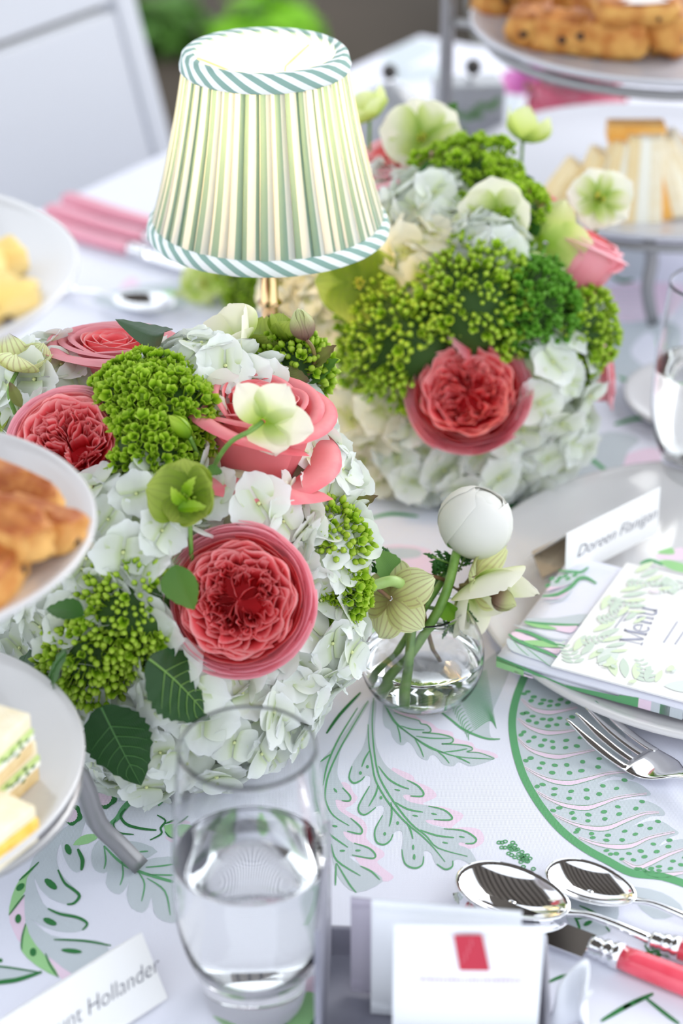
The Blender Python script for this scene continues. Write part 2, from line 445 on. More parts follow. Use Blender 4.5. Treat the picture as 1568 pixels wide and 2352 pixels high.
p.done('printed_leaf', cloth)
p = Print(700, 1600, 3.136)   # leaf beside it, running down to the left
p.area(PINK, [(260,620),(320,635),(350,690),(380,730),(340,780),(290,810),(350,850),(420,890),(450,950),(440,1010),(480,1060),(560,1110),(570,1150),(520,1190),(570,1240),(640,1300),(560,1330),(400,1215),(280,1000),(220,745)])
p.area(GREY, [(430,50),(380,120),(300,240),(200,370),(110,470),(90,560),(100,700),(140,900),(190,1130),(240,1300),(370,1411),(560,1330),(480,1250),(400,1215),(320,1150),(440,1165),(505,1145),(490,1105),(440,1080),(350,1055),(290,1010),(280,970),(340,990),(400,985),(408,945),(380,905),(320,870),(240,810),(220,745),(270,750),(325,750),(325,710),(290,665),(260,620),(235,560),(240,470),(265,370),(340,250),(460,50)])
for L in ([(455,30),(330,240),(250,380),(170,560),(145,700),(160,780),(210,860),(320,930)],[(380,80),(250,290),(165,480),(130,640)],[(110,470),(150,440),(185,415)],[(165,950),(190,1000),(310,1085)],[(190,1060),(230,1180),(400,1290)],[(225,1200),(222,1280),(220,1360)],[(230,1200),(320,1350),(370,1411)],
          [(270,655),(325,715),(320,750),(265,748)],[(330,875),(405,945),(400,988),(305,968)],[(355,1055),(460,1090),(508,1140),(480,1165),(340,1140)],[(400,1220),(480,1260),(540,1320)]):
    p.line(GREEN, L, 13)
for x, y, a in [(220,675,.9),(215,932,.2),(270,1110,0),(382,1108,0)]: p.dot(GREEN, x, y, 20, 8, a)
p.line(DARK, [(400,-30),(250,130),(155,265)], 22)
p.done('printed_leaf', cloth)
p = Print(700, 1600, 3.136)   # small toothed leaf under the bud vase
p.area(PINK, [(620,95),(760,120),(830,160),(910,190),(960,230),(1060,255),(1080,300),(1200,330),(1230,370),(1330,395),(1385,420),(1365,445),(1160,395),(1000,340),(850,262),(640,140)])
p.area(GREY, [(565,50),(560,150),(575,215),(615,240),(630,290),(670,340),(710,350),(740,325),(780,360),(820,430),(880,460),(900,430),(930,420),(960,445),(1000,490),(1070,500),(1110,470),(1180,500),(1250,490),(1365,445),(1290,410),(1190,400),(1160,395),(1205,385),(1190,355),(1120,340),(1000,340),(1060,325),(1065,300),(1010,275),(930,262),(850,262),(905,245),(900,215),(840,190),(820,170),(740,150),(650,110),(600,60)])
for L in ([(640,115),(740,150),(820,172),(835,195),(880,205),(908,240),(890,258),(845,258),(960,268),(1050,290),(1068,318),(1040,338),(985,340),(1100,345),(1190,360),(1205,382),(1165,398),(1260,405),(1365,445)],
          [(570,50),(640,180),(740,260),(860,340),(990,400),(1120,435),(1360,450)],[(590,80),(660,190),(780,290),(900,370),(1000,405)],[(660,200),(680,260),(690,330)],[(790,300),(830,370),(855,435)],[(950,390),(1000,430),(1040,480)],[(1090,435),(1140,455),(1190,480)],[(690,210),(770,235),(860,240)],[(800,285),(920,300),(1050,300)],[(1000,400),(1090,390),(1170,375)]):
    p.line(GREEN, L, 10)
p.done('printed_leaf', cloth)
p = Print(700, 1600, 3.136)   # finely ribbed leaf
p.area(GREY, [(960,95),(1000,20),(1100,-90),(1230,-200),(1400,-330),(1500,-300),(1440,-100),(1370,60),(1330,180),(1340,290),(1405,303),(1300,305),(1150,240),(1050,165)])
p.line(GREEN, [(960,95),(1050,165),(1150,240),(1300,300),(1405,305)], 16)
p.line(PINK, [(1060,-60),(1100,60),(1130,130),(1200,230)], 16)
for i in range(30):
    t = i / 29; x = 1060 + 160 * t; y = -90 + 330 * t
    p.line(GREEN, [(x, y), (x + 110, y - 40 - 30 * t), (x + 250 - 90 * t, y - 10 - 90 * (1 - t))], 6)
    if i % 2: p.line(GREEN, [(x - 5, y), (x - 40, y + 30), (x - 60 + 20 * t, y + 75)], 6)
p.mb.v = [v if k else v for k, v in enumerate(p.mb.v)]
p.done('printed_leaf', cloth)
p = Print(1130, 1530, 3.58)   # banded leaf with a thick green rib
p.area(GREY, [(280,80),(600,40),(1000,400),(1190,900),(1000,905),(860,970),(950,940),(1060,935),(1180,955),(1270,1010),(1300,1062),(1150,1075),(1000,1120),(1130,1095),(1260,1105),(1380,1160),(1420,1225),(1300,1235),(1150,1315),(1280,1275),(1400,1280),(1480,1330),(1535,1375),(1450,1410),(1370,1480),(1500,1430),(1640,1440),(1760,1600),(1700,1800),(1400,1730),(1150,1700),(950,1600),(750,1490),(560,1340),(400,1150),(280,950),(215,780),(175,600),(165,430),(200,250)], 3)
S = [[(250,100),(330,180),(450,230),(560,220),(700,170)],[(240,270),(330,350),(450,380),(560,370),(700,340)],[(210,430),(300,500),(430,545),(560,545),(720,520)],[(205,590),(300,680),(430,730),(560,745),(700,720),(870,685)],[(260,830),(380,900),(500,945),(640,960),(780,930),(950,885),(1130,870)],
     [(360,1030),(480,1100),(620,1150),(780,1165),(900,1130),(1050,1080),(1270,1050)],[(500,1220),(650,1290),(800,1330),(950,1330),(1100,1270),(1250,1215),(1370,1205)],[(710,1410),(850,1460),(1000,1485),(1150,1475),(1300,1410),(1500,1365)],[(1060,1590),(1190,1655),(1300,1620),(1450,1550),(1620,1490)],[(1250,1705),(1400,1720),(1620,1690)]]
for k, s in enumerate(S[1:]):
    p.line(PINK, s, 42)
    # the pink band sits above the grey: lift by drawing its green edges on top
    p.line(GREEN, [(x, y - 20 * math.sin(PI * min(.9, max(.08, i / (len(s) - 1))))) for i, (x, y) in enumerate(s)], 4)
    p.line(GREEN, [(x, y + 20 * math.sin(PI * min(.9, max(.08, i / (len(s) - 1))))) for i, (x, y) in enumerate(s)], 4)
def along(s, t):
    q = smooth_pts([(a, b, 0) for a, b in s], 6); i = min(len(q) - 1, max(0, int(t * (len(q) - 1)))); return q[i]
for k in range(len(S) - 1):
    for j in range(6):
        for r in range(2):
            t = .11 + j * .15 + r * .06
            if t > .93: continue
            a, b = along(S[k], t), along(S[k + 1], t)
            h = .36 if r else .64
            q = a * (1 - h) + b * h
            p.dot(GREEN, q[0] + random.uniform(-12, 12), q[1] + random.uniform(-6, 6), random.uniform(22, 28), random.uniform(12, 16), random.uniform(-.2, .2))
p.line(GREEN, [(275,60),(200,250),(165,430),(175,600),(215,780),(280,950),(400,1150),(560,1340),(750,1490),(950,1600),(1150,1700),(1400,1730),(1640,1810)], 62, False)
# pink must lie above grey
for i, c_ in enumerate(p.mb.m):
    if c_ == PINK:
        for vi in p.mb.f[i]:
            v = p.mb.v[vi]; p.mb.v[vi] = (v[0], v[1], .00018)
p.done('printed_leaf', cloth)
p = Print(0, 1800, 3.646)     # fingered leaf under the left plates
p.area(GREY, [(740,240),(540,370),(360,520),(270,640),(230,780),(210,900),(205,1030),(215,1160),(260,1300),(340,1400),(450,1480),(600,1590),(720,1560),(900,1480),(900,1360),(800,1310),(600,1300),(430,1270),(330,1200),(265,1130),(330,1180),(480,1235),(620,1245),(700,1220),(730,1180),(690,1120),(560,1080),(400,1040),(340,960),(300,860),(290,790),(330,870),(420,960),(540,1005),(620,990),(665,940),(630,880),(560,810),(500,730),(475,640),(480,560),(510,500),(530,600),(580,700),(640,745),(700,700),(690,620),(660,540),(700,350)], 2)
p.area(LIME, [(325,655),(180,780),(100,940),(75,1100),(150,990),(210,900),(225,790),(290,700)], 2)
p.area(PINK, [(75,1100),(150,990),(205,940),(210,1160),(180,1340),(110,1230)], 2)
p.area(LIME, [(215,1170),(180,1300),(180,1400),(300,1520),(490,1620),(410,1480),(300,1350),(240,1250)], 2)
p.area(PINK, [(410,1430),(600,1560),(640,1600),(520,1640),(440,1530)], 2)
for x, y, rx, ry, a in [(170,865,42,26,-.7),(152,1130,26,40,.1),(277,1410,28,36,0),(570,550,48,26,1.2),(425,840,66,30,.7),(418,1155,62,26,.4),(600,1400,90,20,.1)]: p.dot(DARK, x, y, rx, ry, a)
for L, w_ in [([(650,545),(690,640),(680,725)], 34),([(485,720),(540,830),(620,890),(665,940),(620,1000),(560,1010)], 26),([(400,1045),(500,1090),(650,1120),(730,1170),(690,1225)], 24),([(450,1305),(700,1315),(930,1355)], 18),([(325,655),(240,740),(160,810)], 16),([(75,1100),(150,1000),(205,930)], 14),([(215,1170),(185,1290),(180,1390)], 14),([(380,1420),(420,1520),(490,1620)], 16)]: p.line(DARK, L, w_)
p.area(LIME, [(610,515),(680,440),(770,420),(830,440),(740,500)], 2)
p.done('printed_leaf', cloth)
p = Print(0, 1800, 3.646)     # lobed grey leaf and green tendrils
p.area(GREY, [(830,470),(770,560),(765,650),(800,730),(870,750),(900,740),(885,830),(930,900),(1000,925),(1050,880),(1080,830),(1060,930),(1100,1040),(1190,1080),(1240,1030),(1270,950),(1290,1080),(1370,1150),(1500,1160),(1700,1050),(1800,900),(1700,660),(1500,610),(1300,620),(1180,650),(1320,570),(1200,500),(1080,480),(950,480)], 2)
p.line(GREEN, [(870,520),(1000,650),(1150,730),(1480,830),(1800,900)], 26)
p.line(LIME, [(1150,730),(1480,830),(1800,900)], 12)
for L in ([(870,520),(885,640),(870,715)],[(1020,650),(1030,760),(1005,850)],[(1160,740),(1210,840),(1185,985)],[(1230,790),(1380,900),(1425,1100)],[(1220,700),(1340,690),(1470,670)],[(1160,570),(1200,568),(1240,565)],[(1230,760),(1400,765),(1500,765)]): p.line(GREEN, L, 14)
p.done('printed_leaf', cloth)
p = Print(0, 1800, 3.646)
p.line(GREEN, [(1500,0),(1330,50),(1150,110),(1040,200),(980,290),(900,350)], 48)
p.line(DARK, [(1050,210),(1010,270),(1060,340),(1180,375),(1310,388)], 24)
p.line(DARK, [(970,300),(950,350),(1000,410),(1120,425)], 16)
p.line(DARK, [(1500,0),(1240,60),(1080,90),(970,110)], 14)
p.area(GREY, [(960,100),(1060,60),(1240,40),(1400,20),(1160,110),(1000,150)], 2)
for cx0, cy0, r0 in [(880,110,95),(600,260,85)]:
    p.mb.poly([p.w((cx0 + (r0 + 8 * math.sin(5 * t)) * math.cos(t), cy0 + (r0 + 8 * math.sin(5 * t)) * math.sin(t)), GREEN) for t in [2 * PI * i / 30 for i in range(30)]], DARK)
    b0 = len(p.mb.v)
    p.mb.poly([p.w((cx0 - 15 + r0 * .72 * (1 + .08 * (i % 2)) * math.cos(t), cy0 + r0 * .72 * (1 + .08 * (i % 2)) * math.sin(t)), DARK) for i, t in enumerate([2 * PI * i / 36 for i in range(36)])], PINK)
p.mb.poly([p.w((815 + 14 * math.cos(t), 153 + 12 * math.sin(t)), DARK) + Vector((0, 0, .0001)) for t in [2 * PI * i / 10 for i in range(10)]], DARK)
p.area(LIME, [(1370,350),(1540,340),(1640,400),(1540,470),(1430,450)], 2)
p.area(PINK, [(1380,440),(1540,480),(1540,520),(1430,490)], 2)
p.area(PINK, [(1410,330),(1500,300),(1560,330)], 2)
p.line(DARK, [(1315,262),(1385,310),(1345,370),(1350,420),(1255,472)], 18)
p.line(DARK, [(1380,335),(1470,300),(1530,265)], 16)
p.line(DARK, [(1380,400),(1430,450),(1540,470)], 12)
p.area(GREEN, [(1330,90),(1390,110),(1330,190),(1312,140)], 2)
p.done('printed_tendril', cloth)
p = Print(0, 1800, 3.646)
p.area(GREY, [(-300,1500),(0,1530),(150,1550),(340,1580),(0,1680),(-300,1720)], 2)
p.line(DARK, [(-200,1520),(0,1530),(150,1550),(340,1580)], 16)
p.line(DARK, [(-250,1700),(0,1662),(150,1640),(350,1575)], 40)
p.dot(DARK, 5, 1480, 18, 18)
p.done('printed_leaf', cloth)
p = Print()                   # sprigs and leaves seen between the things further right and nearer (photo pixels)
for L, w_ in [([(1380,2345),(1440,2310),(1500,2282)], 12),([(1480,2290),(1530,2330),(1560,2352)], 9),([(1455,2200),(1500,2185),(1540,2200)], 6),([(1480,2170),(1495,2190),(1530,2215)], 5),([(1310,2090),(1330,2130),(1322,2170)], 6),([(1330,2080),(1370,2100),(1400,2140)], 5),([(1250,2260),(1300,2240),(1340,2250)], 8)]: p.line(DARK, L, w_)
for x, y in [(1440,2310),(1465,2298),(1490,2205),(1510,2195),(1470,2195),(1335,2105),(1350,2120)]: p.dot(DARK, x, y, 12, 5, -.5)
p.area(GREY, [(1300,2060),(1360,2040),(1420,2080),(1400,2140),(1340,2150),(1300,2110)], 3)
p.area(GREY, [(1440,2040),(1520,2050),(1568,2090),(1500,2110)], 3)
tag(p.done('printed_sprig', cloth), kind='stuff')
p = Print()
for i in range(34):
    r = 3.2; t = i / 34; x = 1160 + 55 * t + random.uniform(-14, 14); y = 1935 + 52 * t + random.uniform(-10, 10)
    p.line(GREEN, [(x + r * 1.6 * math.cos(a), y + r * math.sin(a)) for a in (0, 1.26, 2.5, 3.8, 5.0, 6.28)], 2.6, False)
tag(p.done('printed_berries', cloth), kind='stuff')
p = Print()
p.area(LIME, [(500,2310),(540,2322),(560,2352),(530,2380),(505,2345)], 3); p.area(LIME, [(655,2340),(680,2290),(720,2280),(735,2330),(700,2380),(665,2380)], 3)
p.line(DARK, [(655,2380),(658,2320),(690,2285)], 10); p.line(DARK, [(735,2290),(730,2330),(705,2370)], 10)
p.area(PINK, [(700,2255),(730,2240),(720,2290),(700,2300)], 2)
p.area(PINK, [(560,2230),(640,2215),(690,2220),(600,2250)], 2); p.dot(GREEN, 605, 2232, 22, 8, -.3)
tag(p.done('printed_leaf', cloth), kind='stuff')
p = Print(1200, 500, 3.136)   # further up the table
p.area(GREY, [(560,180),(900,170),(980,300),(920,420),(650,430)]); p.area(PINK, [(620,500),(1100,470),(1150,560),(1000,700),(640,740)])
for i in range(8): p.line(GREY, [(620 + 20 * (i % 3), 520 + i * 28), (760, 505 + i * 30), (930, 515 + i * 28)], 10)
p.area(GREY, [(600,760),(780,750),(960,740),(1120,800),(1100,1000),(1000,1200),(780,1180),(640,1120),(560,900)]); p.area(BLANK, [(900,820),(965,900),(955,1090),(820,1030),(780,940)]); p.dot(LIME, 960, 930, 26, 50, .2)
p.line(GREEN, [(690,1150),(850,1210),(980,1225)], 34); p.line(GREEN, [(660,1490),(800,1450),(950,1440)], 30); p.line(DARK, [(640,420),(720,460),(800,450)], 26)
tag(p.done('printed_leaf', cloth), kind='stuff')
p = Print(1200, 500, 3.136)
p.area(GREY, [(380,1760),(560,1560),(720,1550),(840,1600),(760,1680),(680,1850),(440,1960),(300,1960)]); p.area(PINK, [(680,1790),(760,1700),(960,1660),(1000,1800),(700,1860)]); p.line(GREEN, [(400,1670),(520,1760),(650,1860)], 30)
p.area(GREY, [(300,1500),(360,1440),(470,1500),(430,1600),(320,1600)]); p.area(LIME, [(1000,1640),(1120,1600),(1200,1700),(1080,1780)]); p.line(GREEN, [(1010,1700),(1100,1760),(1250,1730)], 30)
p.line(GREEN, [(1060,1600),(1110,1500),(1160,1440)], 40); p.line(GREEN, [(1020,1580),(1040,1520),(1060,1470)], 24)
tag(p.done('printed_leaf', cloth), kind='stuff')
p = Print()
p.area(GREY, [(1080,1120),(1180,1100),(1270,1120),(1250,1160),(1180,1190),(1100,1170)]); p.line(DARK, [(1090,1150),(1170,1165),(1250,1140)], 16)
p.area(PINK, [(880,1255),(985,1262),(1000,1310),(960,1330),(890,1320)]); p.area(GREY, [(825,1268),(900,1258),(960,1262),(960,1280),(880,1290),(820,1330)])
p.line(GREEN, [(850,1190),(900,1180),(960,1186)], 8); p.area(LIME, [(830,1410),(900,1400),(880,1440),(830,1450)], 2); p.line(GREEN, [(930,1560),(960,1480),(980,1440)], 14)
tag(p.done('printed_leaf', cloth), kind='stuff')
p = Print()
p.area(GREY, [(210,690),(300,660),(420,650),(430,700),(330,720)]); p.area(PINK, [(260,700),(290,640),(320,650),(305,710)]); p.area(LIME, [(320,695),(395,665),(385,700)]); p.area(GREY, [(430,560),(520,520),(540,600),(450,620)])
tag(p.done('printed_leaf', cloth), kind='stuff')
p = Print()
p.area(GREY, [(880,130),(960,90),(1010,110),(960,140),(900,170)]); p.area(GREY, [(900,165),(1000,150),(1010,180),(920,190)]); p.area(GREY, [(1130,190),(1200,180),(1190,260),(1130,280)]); p.line(GREEN, [(1110,230),(1150,215),(1190,190)], 8)
p.area(GREY, [(1400,240),(1560,250),(1640,330),(1500,300)]); p.area(PINK, [(1000,500),(1100,480),(1500,420),(1300,560)])
tag(p.done('printed_leaf', cloth), kind='stuff')
# ------------------------------------------------------------ table lamp
LX, LY = T(615, 560, .18).x * .925, 1.225
def make_lamp():
    t = thing('table_lamp', 'lit brass table lamp with pleated green and cream striped shade', 'lamp', (LX, LY, 0))
    MB().lathe([(0, 0), (.052, 0), (.054, .004), (.05, .008), (.02, .012), (.008, .02), (.0, .02)], 48).build('base', brass, t)
    MB().lathe([(.0065, .008), (.0060, .150), (.0082, .152), (.0086, .155), (.0070, .158), (.0058, .162), (.0058, .172), (.0086, .174), (.0058, .177), (.0056, .238), (.0095, .242), (.0095, .256), (.0001, .256)], 24).build('pole', brass, t)
    bm_ = pmat('bulb_glow', (1, .9, .7, 1), .4, emit=(1, .74, .42, 1), es=7)
    MB().ball((0, 0, .275), (.014, .014, .020), 16, 10).build('bulb', bm_, t)
    l = bpy.data.lights.new('bulb_light', 'POINT'); l.energy = .60; l.color = (1, .72, .40); l.shadow_soft_size = .02
    lo = bpy.data.objects.new('bulb_light', l); COL.objects.link(lo); lo.parent = t; lo.location = (0, 0, .303)
    # pleated fabric
    m = bpy.data.materials.new('striped_fabric'); m.use_nodes = True; n = m.node_tree; b = n.nodes['Principled BSDF']; out = n.nodes['Material Output']
    uv = n.nodes.new('ShaderNodeUVMap'); uv.uv_map = 'UVMap'; s = n.nodes.new('ShaderNodeSeparateXYZ'); n.links.new(uv.outputs[0], s.inputs[0])
    fr = n.nodes.new('ShaderNodeMath'); fr.operation = 'FRACT'; n.links.new(s.outputs['X'], fr.inputs[0])
    gt = n.nodes.new('ShaderNodeMath'); gt.operation = 'GREATER_THAN'; gt.inputs[1].default_value = .54; n.links.new(fr.outputs[0], gt.inputs[0])
    mx = n.nodes.new('ShaderNodeMix'); mx.data_type = 'RGBA'; n.links.new(gt.outputs[0], mx.inputs[0]); mx.inputs[6].default_value = srgb(242, 242, 236); mx.inputs[7].default_value = srgb(152, 182, 166)
    n.links.new(mx.outputs[2], b.inputs['Base Color']); b.inputs['Roughness'].default_value = .8
    tr = n.nodes.new('ShaderNodeBsdfTranslucent'); n.links.new(mx.outputs[2], tr.inputs[0])
    ms = n.nodes.new('ShaderNodeMixShader'); ms.inputs[0].default_value = .42
    n.links.new(b.outputs[0], ms.inputs[1]); n.links.new(tr.outputs[0], ms.inputs[2]); n.links.new(ms.outputs[0], out.inputs[0])
    ZB, ZT, RB, RT = .227, .343, .0772, .0504
    rnd = random.Random(3)
    NP = 46
    ang, us = [], []
    a = 0; u = 0; prof = []
    pit = [rnd.uniform(.7, 1.3) for _ in range(NP)]; sm = sum(pit); pit = [p / sm * 2 * PI for p in pit]
    for q in pit:
        w = 1.0 / .150
        o = rnd.uniform(.25, .55)                      # share of the pitch that is overlapped
        # path: forward on the outside, back underneath, forward again
        for (da, dr, du) in [(0, -.0016, 0), (.04, .0001, .02), (.5, .0004, .5), (1.0, 0, 1.0), (1.0 - o * .5, -.0007, 1 + .5 * o), (1.0 - o, -.0009, 1 + o), (1.0 - .5 * o, -.0014, 1 + 1.5 * o)]:
            prof.append((a + da * q, dr, u + du * q * w))
        u += (1 + 2 * o) * q * w; a += q
    n_ = len(prof); mb = MB(); NV = 14
    for j in range(NV + 1):
        v = j / NV; z = ZB + (ZT - ZB) * v; R = RB + (RT - RB) * v + .0022 * math.sin(PI * v) * -1
        for k, (aa, dr, uu) in enumerate(prof):
            r = R + dr * (1.6 - .5 * v) + .0004 * noise.noise(Vector((aa * 9, v * 3, 1)))
            sway = .012 * noise.noise(Vector((aa * 3, v * 2, 5)))
            mb.v.append((r * math.cos(aa + sway), r * math.sin(aa + sway), z)); mb.uv.append((uu, v))
    for j in range(NV):
        for k in range(n_ - 1):
            mb.f.append((j * n_ + k, j * n_ + k + 1, (j + 1) * n_ + k + 1, (j + 1) * n_ + k)); mb.m.append(0)
    sh = mb.build('lamp_shade', m, t); 
    lin = petal_mat('shade_lining', [(0, srgb(250, 240, 215)), (1, srgb(252, 244, 224))], .62, .8)
    MB().grid(lambda u, v: ((RB - .005 + (RT - RB) * v) * math.cos(PI * u), (RB - .005 + (RT - RB) * v) * math.sin(PI * u), ZB + .001 + (ZT - ZB) * v), 48, 6, closed=True).build('lining', lin, sh)
    # bias trims with diagonal stripes
    tm_ = bpy.data.materials.new('bias_trim'); tm_.use_nodes = True; n = tm_.node_tree; b = n.nodes['Principled BSDF']
    uv = n.nodes.new('ShaderNodeUVMap'); uv.uv_map = 'UVMap'; s = n.nodes.new('ShaderNodeSeparateXYZ'); n.links.new(uv.outputs[0], s.inputs[0])
    ad = n.nodes.new('ShaderNodeMath'); ad.operation = 'ADD'; n.links.new(s.outputs['X'], ad.inputs[0]); n.links.new(s.outputs['Y'], ad.inputs[1])
    fr = n.nodes.new('ShaderNodeMath'); fr.operation = 'FRACT'; n.links.new(ad.outputs[0], fr.inputs[0])
    gt = n.nodes.new('ShaderNodeMath'); gt.operation = 'GREATER_THAN'; gt.inputs[1].default_value = .52; n.links.new(fr.outputs[0], gt.inputs[0])
    mx = n.nodes.new('ShaderNodeMix'); mx.data_type = 'RGBA'; n.links.new(gt.outputs[0], mx.inputs[0]); mx.inputs[6].default_value = srgb(236, 240, 240); mx.inputs[7].default_value = srgb(138, 170, 160)
    n.links.new(mx.outputs[2], b.inputs['Base Color']); b.inputs['Roughness'].default_value = .85
    for z0, z1, r0, r1, cnt in ((ZT - .009, ZT + .0015, RT + .0022, RT + .0002, 24), (ZB - .0015, ZB + .0075, RB + .0008, RB - .001, 34)):
        sec = [(r0 + .0006, z0), (r0 + .0014, z0 + .002), (r1 + .0014, z1 - .001), (r1 - .001, z1 + .0008), (r1 - .006, z1 + .0004), (r1 - .0075, z1 - .0015), (r1 - .0072, z1 - .006), (r0 - .0015, z0 - .0004), (r0 + .0006, z0)]
        L = [0]
        for i in range(1, len(sec)): L.append(L[-1] + math.dist(sec[i], sec[i - 1]))
        mb = MB(); N = 120
        for j, (r, z) in enumerate(sec):
            for i in range(N + 1):
                a = 2 * PI * i / N; rr = r + .0002 * math.sin(a * 17)
                mb.v.append((rr * math.cos(a), rr * math.sin(a), z)); mb.uv.append((i / N * cnt, L[j] * cnt / (2 * PI * r0) * 1.6))
        for j in range(len(sec) - 1):
            for i in range(N): mb.f.append((j * (N + 1) + i, j * (N + 1) + i + 1, (j + 1) * (N + 1) + i + 1, (j + 1) * (N + 1) + i)); mb.m.append(0)
        mb.build('shade_trim', tm_, sh)
    for i in range(3):
        a = i * 2 * PI / 3 + .9
        MB().tube([(0, 0, .257), (math.cos(a) * .02, math.sin(a) * .02, .330), (math.cos(a) * (RT - .005), math.sin(a) * (RT - .005), ZT - .004)], .0008, 6).build('wire_spoke', brass, sh)
make_lamp()

# ------------------------------------------------------------ plates and tiered stands
def plate_mesh(R, h=.014, rim=.004, foot=.55, mat=white_porcelain):
    pr = [(0, .0035), (R * .62, .0035), (R * .78, .0055), (R * .93, h * .75), (R * .985, h), (R, h - .0006), (R, h - rim * .6), (R * .95, h * .75 - rim), (R * .8, .0005), (R * foot, -.002), (R * foot * .96, 0), (0, 0)]
    pr = [(max(r, .0001), z) for r, z in pr]
    return MB().lathe(pr, 96).mesh('plate', mat)
def plate(x, y, z, R, label, group=None, name='serving_plate', h=.014, rim=.004):
    o = link(name, plate_mesh(R, h, rim)); o.location = (x, y, z)
    return tag(o, label, 'plate', group)
def bar(pts, w, th, side):
    """flat bar swept through pts; side = wide direction"""
    mb = MB(); P = smooth_pts(pts, 3); n = len(P); side = Vector(side).normalized()
    for i, q in enumerate(P):
        d = (P[min(i + 1, n - 1)] - P[max(i - 1, 0)]).normalized(); up = d.cross(side).normalized(); s2 = up.cross(d)
        for a, b in ((-1, -1), (1, -1), (1, 1), (-1, 1)): mb.v.append(tuple(q + s2 * a * w / 2 + up * b * th / 2)); mb.uv.append((0, 0))
    for i in range(n - 1):
        for k in range(4):
            k2 = (k + 1) % 4; mb.f.append((i * 4 + k, i * 4 + k2, (i + 1) * 4 + k2, (i + 1) * 4 + k)); mb.m.append(0)
    mb.f.append((3, 2, 1, 0)); mb.f.append(tuple((n - 1) * 4 + k for k in range(4))); mb.m += [0, 0]
    return mb
def ring(R, z, r=.003, flat=1.0): 
    return MB().grid(lambda u, v: ((R + r * math.cos(2 * PI * v)) * math.cos(PI * u), (R + r * math.cos(2 * PI * v)) * math.sin(PI * u), z + r * flat * math.sin(2 * PI * v)), 48, 8, closed=True)
# left stand
SX, SY = -.218, .80
ls = thing('tiered_stand', 'grey metal stand carrying three stacked plates on the left', 'stand', (SX, SY, 0))
off = Vector((-SX, -SY, 0))
for z, R in ((.099, .085), (.234, .08), (.363, .08)): ring(R, z).build('plate_ring', grey_metal, ls)
MB().tube([(-.13, .01, 0), (-.13, .01, .42), (-.11, .01, .47), (-.06, .01, .485)], .0045, 10).build('pole', grey_metal, ls)
for z, R in ((.099, .085), (.234, .08), (.363, .08)): MB().tube([(-.13, .01, z), (-R, .01, z)], .0035, 8).build('ring_arm', grey_metal, ls)
fp = [Vector((-.150, .83, .097)), AY(183, 1782, .845), AY(222, 1886, .851), AY(272, 1938, .855), T(322, 1990, .003)]
bar([q + off for q in fp], .010, .005, (.8, .6, .45)).build('foot', grey_metal, ls)
for a in (2.6, 4.3): bar([(math.cos(a) * .085, math.sin(a) * .085, .097), (math.cos(a) * .09, math.sin(a) * .09, .03), (math.cos(a) * .115, math.sin(a) * .115, .003)], .0075, .0045, (-math.sin(a), math.cos(a), 0)).build('foot', grey_metal, ls)
plate(SX - .022, SY, .102, .112, 'lowest white plate of the left stand holding small sandwiches')
plate(SX - .001, SY, .237, .105, 'middle white plate of the left stand holding chocolate chunk pastries')
plate(SX - .003, SY, .366, .107, 'topmost white plate of the left stand holding yellow pastries')
# right stand
RX, RY = .281, 1.70
rs = thing('tiered_stand', 'grey metal stand with two large plates behind the further flowers', 'stand', (RX, RY, 0))
for z in (.080, .210): ring(.155, z, .0045).build('plate_ring', grey_metal, rs)
px_ = AY(1026, 100, 1.75)
MB().tube([(px_.x - RX, .05, 0), (px_.x - RX, .05, .55)], .0062, 12).build('pole', grey_metal, rs)
for z in (.080, .210): MB().tube([(px_.x - RX, .05, z), (-.15, .035, z)], .004, 8).build('ring_arm', grey_metal, rs)
f0 = [AY(1490, 548, 1.55), AY(1496, 600, 1.556), AY(1486, 665, 1.556), T(1500, 742, .004)]
bar([q - Vector((RX, RY, 0)) for q in f0], .010, .006, (1, .2, 0)).build('foot', grey_metal, rs)
for a in (.5, 2.4): bar([(math.cos(a) * .15, math.sin(a) * .15, .078), (math.cos(a) * .16, math.sin(a) * .16, .03), (math.cos(a) * .185, math.sin(a) * .185, .003)], .010, .006, (-math.sin(a), math.cos(a), 0)).build('foot', grey_metal, rs)
grey_plate = pmat('grey_glaze', srgb(200, 200, 208), .25, coat=.3)
for z, lab in ((.085, 'lower grey-rimmed plate of the further stand holding a fan of sandwiches'), (.215, 'upper grey-rimmed plate of the further stand holding a heap of scones')):
    o = link('serving_plate', plate_mesh(.171, .012, .005, .6, grey_plate)); o.location = (RX, RY, z); tag(o, lab, 'plate')

# ------------------------------------------------------------ baked things
def crust_mat(name, c1, c2, sc=40):
    return pmat(name, c1, .6, var=(c2, sc), bump=(160, .9), sss=.1)
scone_m = crust_mat('scone_crust', srgb(176, 104, 38), srgb(218, 166, 88), 55)
scone_top = crust_mat('scone_top', srgb(140, 72, 28), srgb(206, 136, 68), 60)
choc = pmat('chocolate', srgb(52, 30, 26), .45)
sugar = pmat('icing_sugar', srgb(238, 226, 218), .8, bump=(300, .5))
pastry_y = crust_mat('pastry_yellow', srgb(236, 196, 104), srgb(246, 218, 150), 50)
bread_m = pmat('sandwich_bread', srgb(244, 230, 196), .85, bump=(500, .8), var=(srgb(250, 240, 214), 90))
bread_br = pmat('brown_bread', srgb(222, 190, 132), .85, bump=(500, .8), var=(srgb(236, 210, 160), 90))
crumb_b = pmat('dry_bread', srgb(240, 214, 160), .85, bump=(400, .7), var=(srgb(246, 226, 180), 60))
